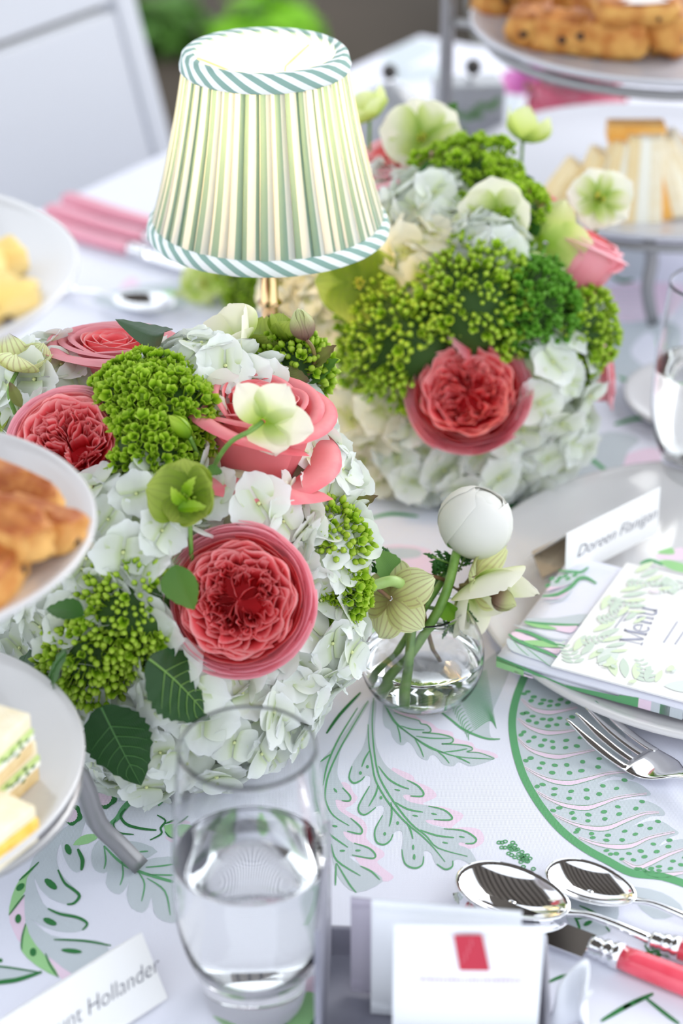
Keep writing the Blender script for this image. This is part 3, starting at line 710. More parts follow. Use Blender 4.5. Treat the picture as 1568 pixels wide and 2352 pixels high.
def lump(sx, sy, sz, seed, mats, top=None, amp=.12, wedge=0.0):
    amp *= 1.6
    """rounded, uneven bun: box-ish superellipsoid with noise; upper faces take material 1"""
    mb = MB(); nu, nv = 20, 12
    def sp(c, p): return math.copysign(abs(c) ** (p * .8), c)
    for j in range(nv + 1):
        th = PI * j / nv
        for i in range(nu):
            ph = 2 * PI * i / nu
            x = sp(math.cos(ph), .55) * sp(math.sin(th), .6); y = sp(math.sin(ph), .55) * sp(math.sin(th), .6); z = -sp(math.cos(th), .6)
            k = 1 + amp * noise.noise(Vector((x * 1.7 + seed, y * 1.7, z * 1.7))) + amp * .8 * noise.noise(Vector((x * 4 + seed, y * 5, z * 5)))
            w = 1 - wedge * (x * .5 + .5)
            mb.v.append((x * sx * k, y * sy * k * w, (z * sz * k + sz))); mb.uv.append((i / nu, j / nv))
    for j in range(nv):
        for i in range(nu):
            i2 = (i + 1) % nu; mb.f.append((j * nu + i, j * nu + i2, (j + 1) * nu + i2, (j + 1) * nu + i)); mb.m.append(1 if (top and j >= nv * .62) else 0)
    return mb
def scone(loc, size, rz, seed, label, group, name='scone', mats=(None, None), chips=5, sug=False, tilt=(0, 0), cm=None):
    m4 = Matrix.Translation(Vector(loc)) @ Matrix.Rotation(rz, 4, 'Z') @ Matrix.Rotation(tilt[0], 4, 'X') @ Matrix.Rotation(tilt[1], 4, 'Y')
    t = thing(name, label, 'pastry', mat=m4, group=group)
    mt = [mats[0] or scone_m, mats[1] or scone_top]
    lump(size[0], size[1], size[2], seed, mt, True, .14, .15).build('crust', mt, t)
    r = random.Random(seed)
    for k in range(chips):
        a = r.uniform(0, 2 * PI); zz = r.uniform(.5, 1.6)
        f = .93 if zz < 1.4 else .6
        p = (math.cos(a) * size[0] * f, math.sin(a) * size[1] * f, size[2] * zz + (size[2] * .2 if zz > 1.4 else 0))
        MB().ball(p, (size[2] * r.uniform(.18, .34), size[2] * r.uniform(.15, .28), size[2] * .2), 8, 5).build('chocolate_chunk', cm or choc, t)
    if sug:
        MB().grid(lambda u, v: (v * size[0] * .86 * math.cos(PI * u) * (1 + .1 * math.sin(5 * PI * u)), v * size[1] * .86 * math.sin(PI * u), size[2] * (2.06 - .10 * v * v)), 20, 5, closed=True).build('icing_sugar', sugar, t)
# scones on the upper further plate: (px, py, plate level offset)
SZ = .215 + .004
def on(px, py, z): q = T(px, py, z); return (q.x, q.y, z)
sc = [(1215, 100, 0, .029, .017, .016, 1.3, False, 'scone at the left end of the front row of the scone heap'),
      (1310, 122, 0, .031, .018, .017, -.35, False, 'second scone from the left end of the front row, pale icing smear'),
      (1412, 132, 0, .027, .020, .018, -.25, False, 'scone with a dark chocolate chip facing out in the front row'),
      (1535, 122, 0, .030, .020, .022, 1.1, False, 'tall dark-topped scone at the right of the front row'),
      (1160, 30, 0, .030, .020, .016, .3, False, 'scone at the back left rim of the upper plate'),
      (1265, 52, .0, .030, .020, .016, .2, False, 'scone behind the front row next to the rim'),
      (1370, 62, .0, .030, .022, .017, .1, False, 'flat golden scone in the second row'),
      (1480, 62, .0, .030, .022, .017, .4, False, 'scone in the second row behind the tall dark one'),
      (1330, 10, .0, .030, .020, .017, .0, False, 'scone in the third row with rough brown top'),
      (1460, 48, .030, .036, .024, .010, .1, True, 'flat scone dusted with white sugar on top of the heap'),
      (1240, 0, .02, .030, .020, .014, .5, False, 'scone leaning at the top back of the heap'),
      (1560, 20, .02, .030, .022, .016, .2, False, 'golden scone at the top right of the heap')]
for i, (px, py, dz, sx, sy, sz, rz, sg, lab) in enumerate(sc):
    scone(on(px, py, SZ + dz), (sx, sy, sz), rz, i * 3.3 + 1, lab, 'scones on the upper plate', sug=sg, chips=6)
# pastries on the left stand, middle plate
MZ = .2425
zz = MZ
bm = (crust_mat('biscotti_crust', srgb(196, 124, 54), srgb(232, 180, 104), 60), crust_mat('biscotti_top', srgb(168, 88, 36), srgb(218, 150, 80), 70))
scone(on(38, 1175, MZ), (.028, .012, .011), -.55, 4.2, 'long chocolate chunk pastry furthest back on the middle left plate', 'chunk pastries on the middle plate', 'pastry', bm, 8, tilt=(.2, 0))
scone(on(70, 1262, MZ), (.026, .013, .011), -.35, 9.1, 'chocolate chunk pastry pointing to the plate rim', 'chunk pastries on the middle plate', 'pastry', bm, 9, tilt=(-.2, .0))
scone(on(-5, 1240, MZ + .014), (.028, .013, .010), -.6, 6.4, 'chocolate chunk pastry lying on top of the two others', 'chunk pastries on the middle plate', 'pastry', bm, 8, tilt=(.1, .1))
scone(on(-4, 1370, MZ), (.022, .011, .011), 1.25, 14.4, 'plain golden pastry nearest the front of the middle left plate', 'chunk pastries on the middle plate', 'pastry', bm, 2)
scone(on(-80, 1310, MZ), (.030, .016, .013), .2, 17.4, 'chunk pastry at the left edge of the photo on the middle plate', 'chunk pastries on the middle plate', 'pastry', bm, 5)
pm_ = (pastry_y, crust_mat('pastry_top', srgb(238, 200, 110), srgb(244, 214, 140), 50))
TZ = .3715
scone(on(2, 640, TZ), (.012, .009, .008), .6, 3.3, 'small yellow pastry with a berry at the back of the top left plate', 'yellow pastries on the top plate', 'pastry', pm_, 3)
scone(on(0, 740, TZ), (.017, .010, .009), .5, 8.3, 'yellow pastry with a dark berry at the front of the top left plate', 'yellow pastries on the top plate', 'pastry', pm_, 4)
scone(on(-90, 690, TZ), (.020, .012, .010), .1, 5.3, 'yellow pastry cut by the left edge of the photo on the top plate', 'yellow pastries on the top plate', 'pastry', pm_, 2)
# sandwiches
cuc = pmat('cucumber_slice', srgb(206, 222, 150), .4, var=(srgb(180, 206, 120), 120))
herb = pmat('chopped_herb', srgb(58, 106, 44), .6)
egg = pmat('egg_filling', srgb(240, 184, 44), .5, var=(srgb(250, 214, 110), 150), bump=(250, .8))
cream_f = pmat('cream_cheese', srgb(248, 246, 232), .5)
cheddar = pmat('cheddar', srgb(240, 172, 74), .45, var=(srgb(248, 196, 110), 60))
def tri_sandwich(loc, L, Wd, hts, rz, mats, names, label, group, tilt=(0, 0), herbs=0):
    m4 = Matrix.Translation(Vector(loc)) @ Matrix.Rotation(rz, 4, 'Z') @ Matrix.Rotation(tilt[0], 4, 'X') @ Matrix.Rotation(tilt[1], 4, 'Y')
    t = thing('sandwich', label, 'sandwich', mat=m4, group=group)
    z = 0
    for k, (h, mt, nm) in enumerate(zip(hts, mats, names)):
        mb = MB(); e = (.0 if 'bread' in nm else .0008)
        pts = [(-L / 2 - e, -Wd / 2 - e), (L / 2 + e, -Wd / 2 - e), (L / 2 + e, Wd / 2 + e), (-L / 2 - e, Wd / 2 + e)]
        for zz_ in (z, z + h):
            for p_ in pts: mb.v.append((p_[0], p_[1], zz_)); mb.uv.append(p_)
        mb.f += [(3, 2, 1, 0), (4, 5, 6, 7)] + [(i, (i + 1) % 4, 4 + (i + 1) % 4, 4 + i) for i in range(4)]; mb.m += [0] * 6
        o = mb.build(nm, mt, t, False); bev(o, min(.0012, h * .3), 2)
        z += h
    r = random.Random(int(L * 1e5))
    for k in range(herbs):
        MB().ball((L / 2 + .0006, r.uniform(-Wd / 2, Wd / 2), hts[0] + r.uniform(0, hts[1] + hts[2])), (.0006, .0018, .001), 6, 4).build('herb_fleck', herb, t)
    return t
BZ = .1075
tri_sandwich(on(-48, 1800, BZ), .05, .034, (.009, .003, .0035, .009), -.5, (bread_br, cream_f, cuc, bread_m), ('bread_slice', 'cream_cheese', 'cucumber', 'bread_slice'), 'cucumber and herb sandwich at the back of the lowest left plate', 'sandwiches on the lowest plate', herbs=9)
tri_sandwich(on(-66, 1745, BZ + .0252), .05, .034, (.009, .003, .0035, .009), -.45, (bread_br, cream_f, cuc, bread_m), ('bread_slice', 'cream_cheese', 'cucumber', 'bread_slice'), 'cucumber sandwich behind the other one on the lowest left plate', 'sandwiches on the lowest plate', herbs=9)
tri_sandwich(on(-40, 1930, BZ), .045, .030, (.007, .007, .007), -.6, (bread_m, egg, bread_m), ('bread_slice', 'egg_filling', 'bread_slice'), 'egg sandwich with bright yellow filling at the front of the lowest left plate', 'sandwiches on the lowest plate')
# fan of upright bread wedges on the lower further plate
LZ = .089
def wedge(px, py, hgt, wid, lean, rz, label, mts=None):
    q = on(px, py, LZ)
    m4 = Matrix.Translation(Vector(q)) @ Matrix.Rotation(rz, 4, 'Z') @ Matrix.Rotation(lean, 4, 'Y')
    t = thing('finger_sandwich', label, 'sandwich', mat=m4, group='finger sandwiches fanned on the lower plate')
    for k, (x0, x1, mt, nm) in enumerate([(-wid / 2, -wid / 6, crumb_b, 'bread_slice'), (-wid / 6, wid / 6, mts or cream_f, 'filling'), (wid / 6, wid / 2, bread_m, 'bread_slice')]):
        mb = MB(); hw = .030
        vs = [(x0, -hw / 2, 0), (x1, -hw / 2, 0), (x1, hw / 2, 0), (x0, hw / 2, 0), (x0 * .8, -hw / 2, hgt), (x1 * .8, -hw / 2, hgt), (x1 * .8, hw / 2, hgt), (x0 * .8, hw / 2, hgt)]
        mb.v += vs; mb.uv += [(0, 0)] * 8; mb.f += [(3, 2, 1, 0), (4, 5, 6, 7), (0, 1, 5, 4), (1, 2, 6, 5), (2, 3, 7, 6), (3, 0, 4, 7)]; mb.m += [0] * 6
        bev(mb.build(nm, mt, t, False), .001, 1)
    return t
wedge(1285, 475, .040, .034, .55, .15, 'bread wedge lying at the left end of the sandwich fan')
wedge(1345, 490, .055, .032, .30, .1, 'second bread wedge from the left of the sandwich fan')
wedge(1405, 498, .068, .030, .12, .05, 'third bread wedge from the left of the sandwich fan')
wedge(1468, 500, .074, .034, -.02, .0, 'upright bread wedge in the middle of the sandwich fan')
wedge(1530, 492, .074, .034, -.30, -.1, 'bread wedge leaning left over the plate right of the middle', cheddar)
wedge(1600, 480, .070, .034, -.55, -.2, 'bread wedge at the right edge of the photo in the fan')
c_ = MB().box(-.024, .024, -.010, .010, 0, .016).build('cheese_block', cheddar, None, False); bev(c_, .002, 2); q = AY(1458, 322, 1.60); c_.location = q; tag(c_, 'orange cheddar block on top of the bread wedge fan', 'cheese')
c_ = MB().box(-.022, .022, -.014, .014, 0, .02).build('cheese_block', cheddar, None, False); bev(c_, .002, 2); q = AY(1500, 350, 1.64); c_.location = q; c_.rotation_euler = (0, .3, .2); tag(c_, 'orange cheddar block tucked behind the bread wedges', 'cheese')

# ------------------------------------------------------------ glasses
def tumbler(x, y, label, group, sc=1.0, level=.095, name='water_glass', lab_w=None):
    t = thing(name, label, 'glass', (x, y, 0), group=group)
    o_ = [(0.0001, .0), (.020, .0), (.0245, .003), (.0262, .010), (.0265, .016), (.029, .026), (.0345, .042), (.0378, .062), (.0382, .085), (.0368, .115), (.0335, .148), (.0322, .160)]
    i_ = [(.0317, .1604), (.0330, .148), (.0363, .115), (.0377, .085), (.0372, .062), (.0335, .043), (.027, .030), (.019, .0245), (.0001, .0225)]
    o_ = [(r * sc, z * sc) for r, z in o_]; i_ = [(r * sc, z * sc) for r, z in i_]
    # refine profile
    def fine(p): return [(max(q.x, .0001), q.y) for q in smooth_pts([(a, b, 0) for a, b in p], 3)]
    g = MB().lathe(fine(o_) + fine(i_), 64).build('glass_wall', glass, t)
    w = [(r - .00015, z) for r, z in i_ if z < level * sc]
    w = w[::-1]
    w[0] = (.0001, w[0][1] + .0001)
    rr = .0374 * sc
    prof = fine(w + [(rr, level * sc - .0006), (rr - .0006, level * sc)]) + [(rr - .0012, level * sc - .0004), (rr - .003, level * sc - .0006), (rr * .85, level * sc - .0006), (rr * .5, level * sc - .0006), (rr * .2, level * sc - .0006), (.0001, level * sc - .0006)]
    MB().lathe(prof, 64).build('water', water, t)
    return t
tumbler(T(585, 2300).x, T(585, 2300).y, 'tall water glass in front of the nearer flower arrangement', 'water glasses')
tumbler(T(1598, 1110).x, T(1598, 1110).y, 'water glass cut by the right edge, beyond the printed napkin', 'water glasses')
tumbler(.245, 2.02, 'water glass beyond the further tiered stand', 'water glasses')
# ------------------------------------------------------------ bottles beyond
frost = pmat('frosted_white_glass', srgb(164, 166, 171), .25, coat=.3)
dk = pmat('dark_knob', srgb(72, 68, 66), .3, metal=.5)
t = thing('stoppered_bottle', 'round white bottle with dark ball stopper beyond the flowers', 'bottle', (AY(893, 260, 1.88).x, 1.88, 0))
MB().lathe([(.0001, 0), (.026, 0), (.031, .004), (.033, .04), (.033, .072), (.030, .090), (.023, .102), (.012, .109), (.0065, .111), (.0001, .111)], 32).build('body', frost, t)
MB().tube([(0, 0, .110), (0, 0, .117)], .0045, 10).build('neck', silver, t)
MB().ball((0, 0, .1235), .0078, 16, 10).build('stopper', dk, t)
t = thing('leaf_canister', 'square white canister printed with leaves beside the round bottle', 'canister', (AY(1078, 260, 1.84).x, 1.84, 0), rz=.12)
cb = MB().box(-.034, .030, -.020, .020, 0, .128).build('body', frost, t, False); bev(cb, .003, 2)
MB().tube([(0, 0, .128), (0, 0, .134)], .004, 10).build('neck', silver, t)
MB().ball((.002, 0, .141), .0078, 16, 10).build('stopper', dk, t)
lm = MB(); r = random.Random(5)
for k in range(16):
    x = r.uniform(-.026, .02); z = r.uniform(.05, .12); a = r.uniform(0, PI); L = r.uniform(.010, .018); mi = 0 if r.random() < .75 else 1
    pts = [(x + L * (s_ * math.cos(a) - w_ * math.sin(a)), -.0206, z + L * (s_ * math.sin(a) + w_ * math.cos(a))) for s_, w_ in [(-.5, 0), (-.2, .22), (.2, .2), (.5, 0), (.2, -.2), (-.2, -.22)]]
    b = len(lm.v); lm.v += pts; lm.uv += [(0, 0)] * 6; lm.f.append(tuple(range(b, b + 6))); lm.m.append(mi)
lm.build('leaf_print', [pmat('canister_green', srgb(104, 140, 96), .4), pmat('canister_rose', srgb(180, 150, 150), .4)], t, False)

# ------------------------------------------------------------ place setting: plates, napkin, menu, cards
CPX, CPY = .262, 1.118
pl = plate(CPX, CPY, .001, .176, 'large white dinner plate under the printed napkin', None, 'dinner_plate', .017, .005)
pl2 = plate(T(1585, 960).x + .02, T(1585, 960).y + .02, .001, .07, 'small white side plate at the right edge beyond the napkin', None, 'side_plate', .01)
def frame(o, ax, z=0):
    """local frame: origin o, x axis ax in plan"""
    ax = Vector((ax.x, ax.y, 0)).normalized(); ay = Vector((-ax.y, ax.x, 0))
    m = Matrix(((ax.x, ay.x, 0, o.x), (ax.y, ay.y, 0, o.y), (0, 0, 1, o.z + z), (0, 0, 0, 1)))
    return m
N0 = T(1140, 1518, .020); N1 = T(1568, 1640, .020); N2 = T(1310, 1272, .024)
nm = frame(N0, N1 - N0)
nap = thing('folded_napkin', 'folded napkin printed with green, pink and grey leaves, under the menu', 'napkin', mat=nm)
nl = nm.inverted() @ N2
NW, NL = nl.y, .235
def nap_layer(z0, z1, inset, nm_):
    mb = MB()
    def f(u, v):
        x = inset + (NL - inset) * (u * .5 + .5) + nl.x * v * .8; y = inset * .3 + (NW - inset * .4) * v
        return x, y
    n_u, n_v = 18, 12
    for side in (0, 1):
        for j in range(n_v + 1):
            for i in range(n_u + 1):
                x, y = f(i / n_u * 2 - 1, j / n_v)
                ex = min(i, n_u - i, j, n_v - j); rr = (0 if ex > 0 else 1)
                zz_ = (z1 if side else z0) + .0006 * noise.noise(Vector((x * 30, y * 30, z0 * 100))) + ((-.0012 if side else .0012) * rr)
                mb.v.append((x, y, zz_)); mb.uv.append((x, y))
    st = (n_u + 1) * (n_v + 1)
    for side in (0, 1):
        for j in range(n_v):
            for i in range(n_u):
                a = side * st + j * (n_u + 1) + i; q = (a, a + 1, a + n_u + 2, a + n_u + 1); mb.f.append(q if side else q[::-1]); mb.m.append(0)
    def idx(i, j, s): return s * st + j * (n_u + 1) + i
    edge = [(i, 0) for i in range(n_u)] + [(n_u, j) for j in range(n_v)] + [(i, n_v) for i in range(n_u, 0, -1)] + [(0, j) for j in range(n_v, 0, -1)]
    for k in range(len(edge)):
        a, b = edge[k], edge[(k + 1) % len(edge)]
        mb.f.append((idx(*a, 0), idx(*b, 0), idx(*b, 1), idx(*a, 1))); mb.m.append(0)
    return mb.build(nm_, cloth_m, nap)
nap_layer(-.0055, -.001, .003, 'folded_layer'); nap_layer(-.001, .0045, .0, 'folded_layer')
# print on the napkin: points given in the crop frame of the photo, dropped on the napkin's top
NZ = .0245
p = Print(1080, 1220, 3.213, NZ + .0008, q=.35)
p.area(LIME, [(395,665),(520,680),(640,720),(560,722),(450,700)]); p.area(PINK, [(560,690),(700,690),(790,700),(740,750),(620,725)])
p.area(GREY, [(420,640),(620,640),(860,610),(800,690),(600,690),(440,665)]); p.line(GREEN, [(400,665),(520,680),(680,690),(800,690)], 18)
p.line(GREEN, [(330,730),(420,745),(520,790),(620,830),(700,850)], 26); p.area(PINK, [(300,750),(350,745),(420,770),(490,800),(400,808),(330,785)]); p.area(LIME, [(390,812),(480,805),(560,815),(690,850),(600,858),(480,845)])
p.area(PINK, [(540,860),(620,865),(670,865),(640,905),(590,890)])
p.line(GREEN, [(280,760),(350,805),(450,850),(550,890),(640,930)], 24); p.line(LIME, [(300,775),(370,815),(470,860),(560,895)], 8)
p.area(GREY, [(270,790),(350,830),(470,880),(600,940),(620,1000),(520,960),(400,920),(290,870)]); p.line(GREEN, [(290,770),(360,860),(430,920)], 6); p.line(GREEN, [(400,850),(500,930),(590,1000)], 6); p.line(GREY, [(320,690),(450,730),(600,790),(720,800)], 12)
p.line(GREEN, [(530,480),(640,465),(740,410),(800,350),(860,345),(930,385)], 26); p.line(GREEN, [(650,290),(760,300),(820,300),(870,265)], 22)
p.area(PINK, [(560,440),(640,420),(720,395),(780,350),(700,380),(600,400)]); p.area(GREY, [(590,400),(620,340),(760,310),(850,310),(760,380),(640,410)])
for x, y in [(600,350),(640,370),(720,350),(770,325),(660,345),(570,400),(700,330)]: p.dot(GREEN, x, y, 22, 12, -.4)
p.line(PINK, [(540,495),(640,490),(720,450)], 14); p.line(GREY, [(560,520),(680,505),(750,440)], 12)
p.area(LIME, [(1390,225),(1480,215),(1640,270),(1640,310),(1500,290)]); p.area(PINK, [(1360,180),(1560,120),(1600,200),(1450,210)]); p.line(GREEN, [(1250,240),(1330,215),(1420,250)], 26); p.area(LIME, [(1370,160),(1480,120),(1500,170)])
pr = p.mb
o = tag(pr.build('napkin_print', PM, None, False), kind='stuff'); o.parent = nap; o.matrix_parent_inverse = nm.inverted()
# printed hem on the front edge of the napkin (stands on the fold's side)
hem = MB()
def hemq(x0, x1, z0a, z1a, z0b, z1b, c):
    x0 *= .62; x1 *= .62
    b = len(hem.v); hem.v += [(x0, -.0006, z0a), (x1, -.0006, z0b), (x1, -.0006, z1b), (x0, -.0006, z1a)]; hem.uv += [(0, 0)] * 4; hem.f.append((b, b + 1, b + 2, b + 3)); hem.m.append(c)
hemq(.0, .03, -.004, .003, -.005, .0, LIME); hemq(.0, .03, .0005, .0042, -.001, .0015, GREEN); hemq(.03, .075, -.001, .0015, -.0048, -.0032, GREEN); hemq(.02, .04, -.005, -.003, -.005, -.004, PINK)
hemq(.075, .13, -.0048, -.0028, -.0045, .0, GREEN); hemq(.13, .15, -.0045, .001, -.004, .003, GREEN); hemq(.15, .163, -.004, .0025, -.004, .003, PINK); hemq(.163, .195, -.004, .003, -.004, .003, GREY); hemq(.172, .182, -.004, .003, -.004, .003, GREEN)
hem.build('hem_print', PM, nap, False)
# menu card
C0 = T(1265, 1530, .027); C1 = T(1568, 1612, .027); C2 = T(1440, 1288, .029)
mm = frame(C0, C1 - C0); cl_ = mm.inverted() @ C2; CW = cl_.y; CLn = .20
menu = thing('menu_card', 'pale menu card with faint green leaf border lying on the napkin', 'card', mat=mm)
cm_ = MB(); cm_.box(0, CLn, 0, CW, -.0006, .0006)
cm_.v = [(x + cl_.x * (y / CW) * .7, y, z) for x, y, z in cm_.v]
cm_.build('card_sheet', card_white, menu, False)
mats_m = [pmat('menu_grey_green', srgb(218, 226, 220), .7), pmat('menu_sage', srgb(202, 216, 202), .7), pmat('menu_lime', srgb(216, 230, 198), .7), pmat('menu_pink', srgb(232, 222, 230), .7)]
lf = MB(); r = random.Random(11); LZ_ = [0.0]
def leaflet(x, y, L, a, wd, mi, z=.0009):
    n = 8; pts = []
    for i in range(n + 1): s_ = i / n; pts.append((s_ * L, wd * L * math.sin(PI * s_) ** .8))
    for i in range(n - 1, 0, -1): s_ = i / n; pts.append((s_ * L, -wd * L * math.sin(PI * s_) ** .8))
    LZ_[0] += 3e-6; z += LZ_[0]
    lf.poly([(x + q[0] * math.cos(a) - q[1] * math.sin(a), y + q[0] * math.sin(a) + q[1] * math.cos(a), z) for q in pts], mi)
def frond(x, y, L, a, n, mi):
    for i in range(n):
        s_ = i / n * L; fx = x + s_ * math.cos(a + .3 * i / n); fy = y + s_ * math.sin(a + .3 * i / n)
        for sg in (-1, 1): leaflet(fx, fy, L * .32 * (1 - .6 * i / n), a + sg * 1.0 + .3 * i / n, .2, mi, .0009 + .00001 * i)
def banana(x, y, L, a, mi):
    for k in range(5): leaflet(x + .006 * k * math.cos(a), y + .006 * k * math.sin(a), L * (1 - .1 * k), a + 1.9 - .12 * k, .13, mi if k % 2 else 2, .0009 + .00002 * k)
for k in range(13):     # near long edge
    x = .012 + k * .015 + r.uniform(-.004, .004)
    [frond, leaflet, banana][k % 3](*( (x, r.uniform(.004, .012), .026, r.uniform(.3, 2.2), 6, 1) if k % 3 == 0 else ((x, r.uniform(.005, .02), .024, r.uniform(.2, 2.4), .25, 0) if k % 3 == 1 else (x, .006, .024, .2, 1))))
for k in range(9):      # left short edge
    y = .02 + k * .013
    a = r.uniform(-.3, .9)
    xx = cl_.x * (y / CW) * .7 + .004 + r.uniform(0, .006)
    if k % 2: frond(xx, y, .022, a, 6, 1)
    else: banana(xx, y, .020, a - .8, 1)
for k in range(12):     # far long edge
    x = .03 + k * .014
    if k % 2: frond(x, CW - .008, .024, r.uniform(-2.4, -.6), 6, 0)
    else: leaflet(x, CW - .006, .022, r.uniform(-2.2, -.8), .24, 1)
for k in range(34): leaflet(r.uniform(.01, .19), r.choice([r.uniform(.003, .03), r.uniform(CW - .03, CW - .003)]), r.uniform(.004, .008), r.uniform(0, 6.28), .3, r.choice([0, 1, 2, 3]), .00095)
lf.build('leaf_border', mats_m, menu, False)
# lettering
def text_mesh(body, size, shear=0.0, ext=0):
    c = bpy.data.curves.new('t', 'FONT'); c.body = body; c.size = size; c.shear = shear; c.align_x = 'CENTER'; c.align_y = 'CENTER'; c.resolution_u = 3; c.offset = ext
    o = bpy.data.objects.new('t', c); COL.objects.link(o); bpy.context.view_layer.update()
    me = bpy.data.meshes.new_from_object(o.evaluated_get(bpy.context.evaluated_depsgraph_get()))
    bpy.data.objects.remove(o); bpy.data.curves.remove(c)
    return me
def lettering(name, body, size, parent, m4, mat, shear=0.0, off=0):
    me = text_mesh(body, size, shear, off); me.materials.clear(); me.materials.append(mat)
    return link(name, me, parent, mat=m4)
class Pen:
    """thin and thick strokes for serif letters, unit height 1"""
    def __init__(s): s.mb = MB()
    def st(s, x0, y0, x1, y1, w):
        d = Vector((x1 - x0, y1 - y0)).normalized(); q = Vector((-d.y, d.x)) * w / 2; b = len(s.mb.v)
        s.mb.v += [(x0 + q.x, y0 + q.y, 0), (x0 - q.x, y0 - q.y, 0), (x1 - q.x, y1 - q.y, 0), (x1 + q.x, y1 + q.y, 0)]; s.mb.uv += [(0, 0)] * 4; s.mb.f.append((b, b + 1, b + 2, b + 3)); s.mb.m.append(0)
    def path(s, pts, w):
        for a, b in zip(pts, pts[1:]): s.st(*a, *b, w)
def serif_menu():
    P = Pen(); tk, tn = .13, .045
    P.st(.1, 0, .1, 1, tn); P.st(.1, 1, .5, .05, tk); P.st(.5, .05, .9, 1, tn); P.st(.9, 1, .9, 0, tk)
    for x in (.1, .9): P.st(x - .13, .02, x + .13, .02, .04)
    P.st(-.03, .98, .12, .98, .04); P.st(.88, .98, 1.03, .98, .04)
    e = [(1.32 + .26 * math.cos(a), .33 + .33 * math.sin(a)) for a in [i * PI / 8 for i in range(0, 15)]]
    P.path(e, .07); P.st(1.08, .35, 1.58, .35, .04)
    P.st(1.85, 0, 1.85, .66, .12); P.path([(1.85, .5), (1.98, .66), (2.15, .66), (2.25, .5), (2.25, 0)], .09)
    for x in (1.85, 2.25): P.st(x - .11, .02, x + .11, .02, .04)
    P.st(1.74, .64, 1.87, .64, .04)
    P.path([(2.55, .66), (2.55, .15), (2.65, 0), (2.82, 0), (2.95, .15)], .09); P.st(2.95, .66, 2.95, 0, .12)
    P.st(2.44, .64, 2.57, .64, .04); P.st(2.84, .64, 2.97, .64, .04); P.st(2.95, .02, 3.06, .02, .04)
    return P.mb
menu_ink = pmat('menu_ink', srgb(158, 160, 182), .7)
def on_menu(px, py): return mm.inverted() @ T(px, py, .0285)
a0 = on_menu(1474, 1480); a1 = on_menu(1510, 1398)
dx = (a1 - a0); sc_ = dx.length / 3.05; an = math.atan2(dx.y, dx.x)
mw = serif_menu().mesh('lettering', menu_ink, False)
link('menu_lettering', mw, menu, mat=Matrix.Translation(Vector((a0.x, a0.y, .0010))) @ Matrix.Rotation(an, 4, 'Z') @ Matrix.Scale(sc_, 4))
fine = MB()
for (px0, py0, px1, py1) in [(1412,1440,1442,1400),(1432,1425,1446,1408),(1524,1474,1556,1425),(1550,1478,1590,1420)]:
    a, b = on_menu(px0, py0), on_menu(px1, py1); n = 14
    for i in range(n):
        q = a.lerp(b, i / n); e = a.lerp(b, (i + .65) / n); d = (b - a).normalized(); s_ = Vector((-d.y, d.x, 0)) * .0005
        k = len(fine.v); fine.v += [(q.x + s_.x, q.y + s_.y, .001), (q.x - s_.x, q.y - s_.y, .001), (e.x - s_.x, e.y - s_.y, .001), (e.x + s_.x, e.y + s_.y, .001)]; fine.uv += [(0, 0)] * 4; fine.f.append((k, k + 1, k + 2, k + 3)); fine.m.append(0)
tag(fine.build('menu_small_print', menu_ink, menu, False), kind='stuff')
# tent cards
def tent(R0, R1, F0, depth_back, label, text, size, tx, ty, extra=None, bodykind='place_card'):
    """R0,R1 ridge ends (left,right); F0 = front foot under R0"""
    x = (R1 - R0).normalized(); d = (F0 - R0); d = d - x * d.dot(x); h = d.length; y = -d.normalized(); z = x.cross(y).normalized()
    m = Matrix(((x.x, y.x, z.x, R0.x), (x.y, y.y, z.y, R0.y), (x.z, y.z, z.z, R0.z), (0, 0, 0, 1)))
    t = thing(bodykind, label, 'card', mat=m, group='tent place cards')
    L = (R1 - R0).length
    MB().box(0, L, -h, 0, -.0004, 0).build('front_flap', card_white, t, False)
    # back flap: mirrored about vertical
    out = Vector((d.x, d.y, 0)).normalized()
    back_end = R0 - out * depth_back + Vector((0, 0, d.z))
    mi = m.inverted(); be = mi @ back_end; mb = MB()
    e = be.normalized(); nrm = Vector((1, 0, 0)).cross(e) * .0004
    for xx in (0, L):
        for q in (Vector((0, 0, 0)), be):
            for s_ in (0, 1): v = Vector((xx, q.y, q.z)) + nrm * s_; mb.v.append(tuple(v)); mb.uv.append((0, 0))
    for q in ((0, 1, 3, 2), (4, 6, 7, 5), (0, 4, 5, 1), (2, 3, 7, 6), (0, 2, 6, 4), (1, 5, 7, 3)): mb.f.append(q); mb.m.append(0)
    mb.build('back_flap', card_white, t, False)
    lettering('handwritten_name', text, size, t, Matrix.Translation(Vector((L * tx, -h * ty, .0004))), ink, .35, -.0002)
    return t
R0 = T(1301, 1226, .052); R1 = T(1512, 1121, .052); F0 = T(1372, 1296, .016)
tent(R0, R0 + (R1 - R0) * 1.02, F0, .035, 'white tent place card with handwriting beyond the menu', 'Doreen Flanigan', .0122, .54, .52)
shade_tan = pmat('flap_shade_tan', srgb(176, 160, 138), .8, bump=(500, .3))  # added sheet: its tan paints the shade on the card's inner back flap
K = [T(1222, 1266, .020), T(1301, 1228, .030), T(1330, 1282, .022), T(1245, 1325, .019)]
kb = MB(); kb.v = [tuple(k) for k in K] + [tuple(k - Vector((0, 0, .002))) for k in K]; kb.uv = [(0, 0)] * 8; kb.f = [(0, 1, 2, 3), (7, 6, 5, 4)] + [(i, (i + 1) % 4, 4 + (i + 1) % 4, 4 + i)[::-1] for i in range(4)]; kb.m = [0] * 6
tag(kb.build('flap_shade_sheet', shade_tan, None, False), 'tan sheet standing in for the shaded inner flap of the far place card', 'tag')
R1 = T(326, 2143, .034); R0 = T(-60, 2385, .034); F1 = T(428, 2264, .002)
F0 = R0 + (F1 - R1)
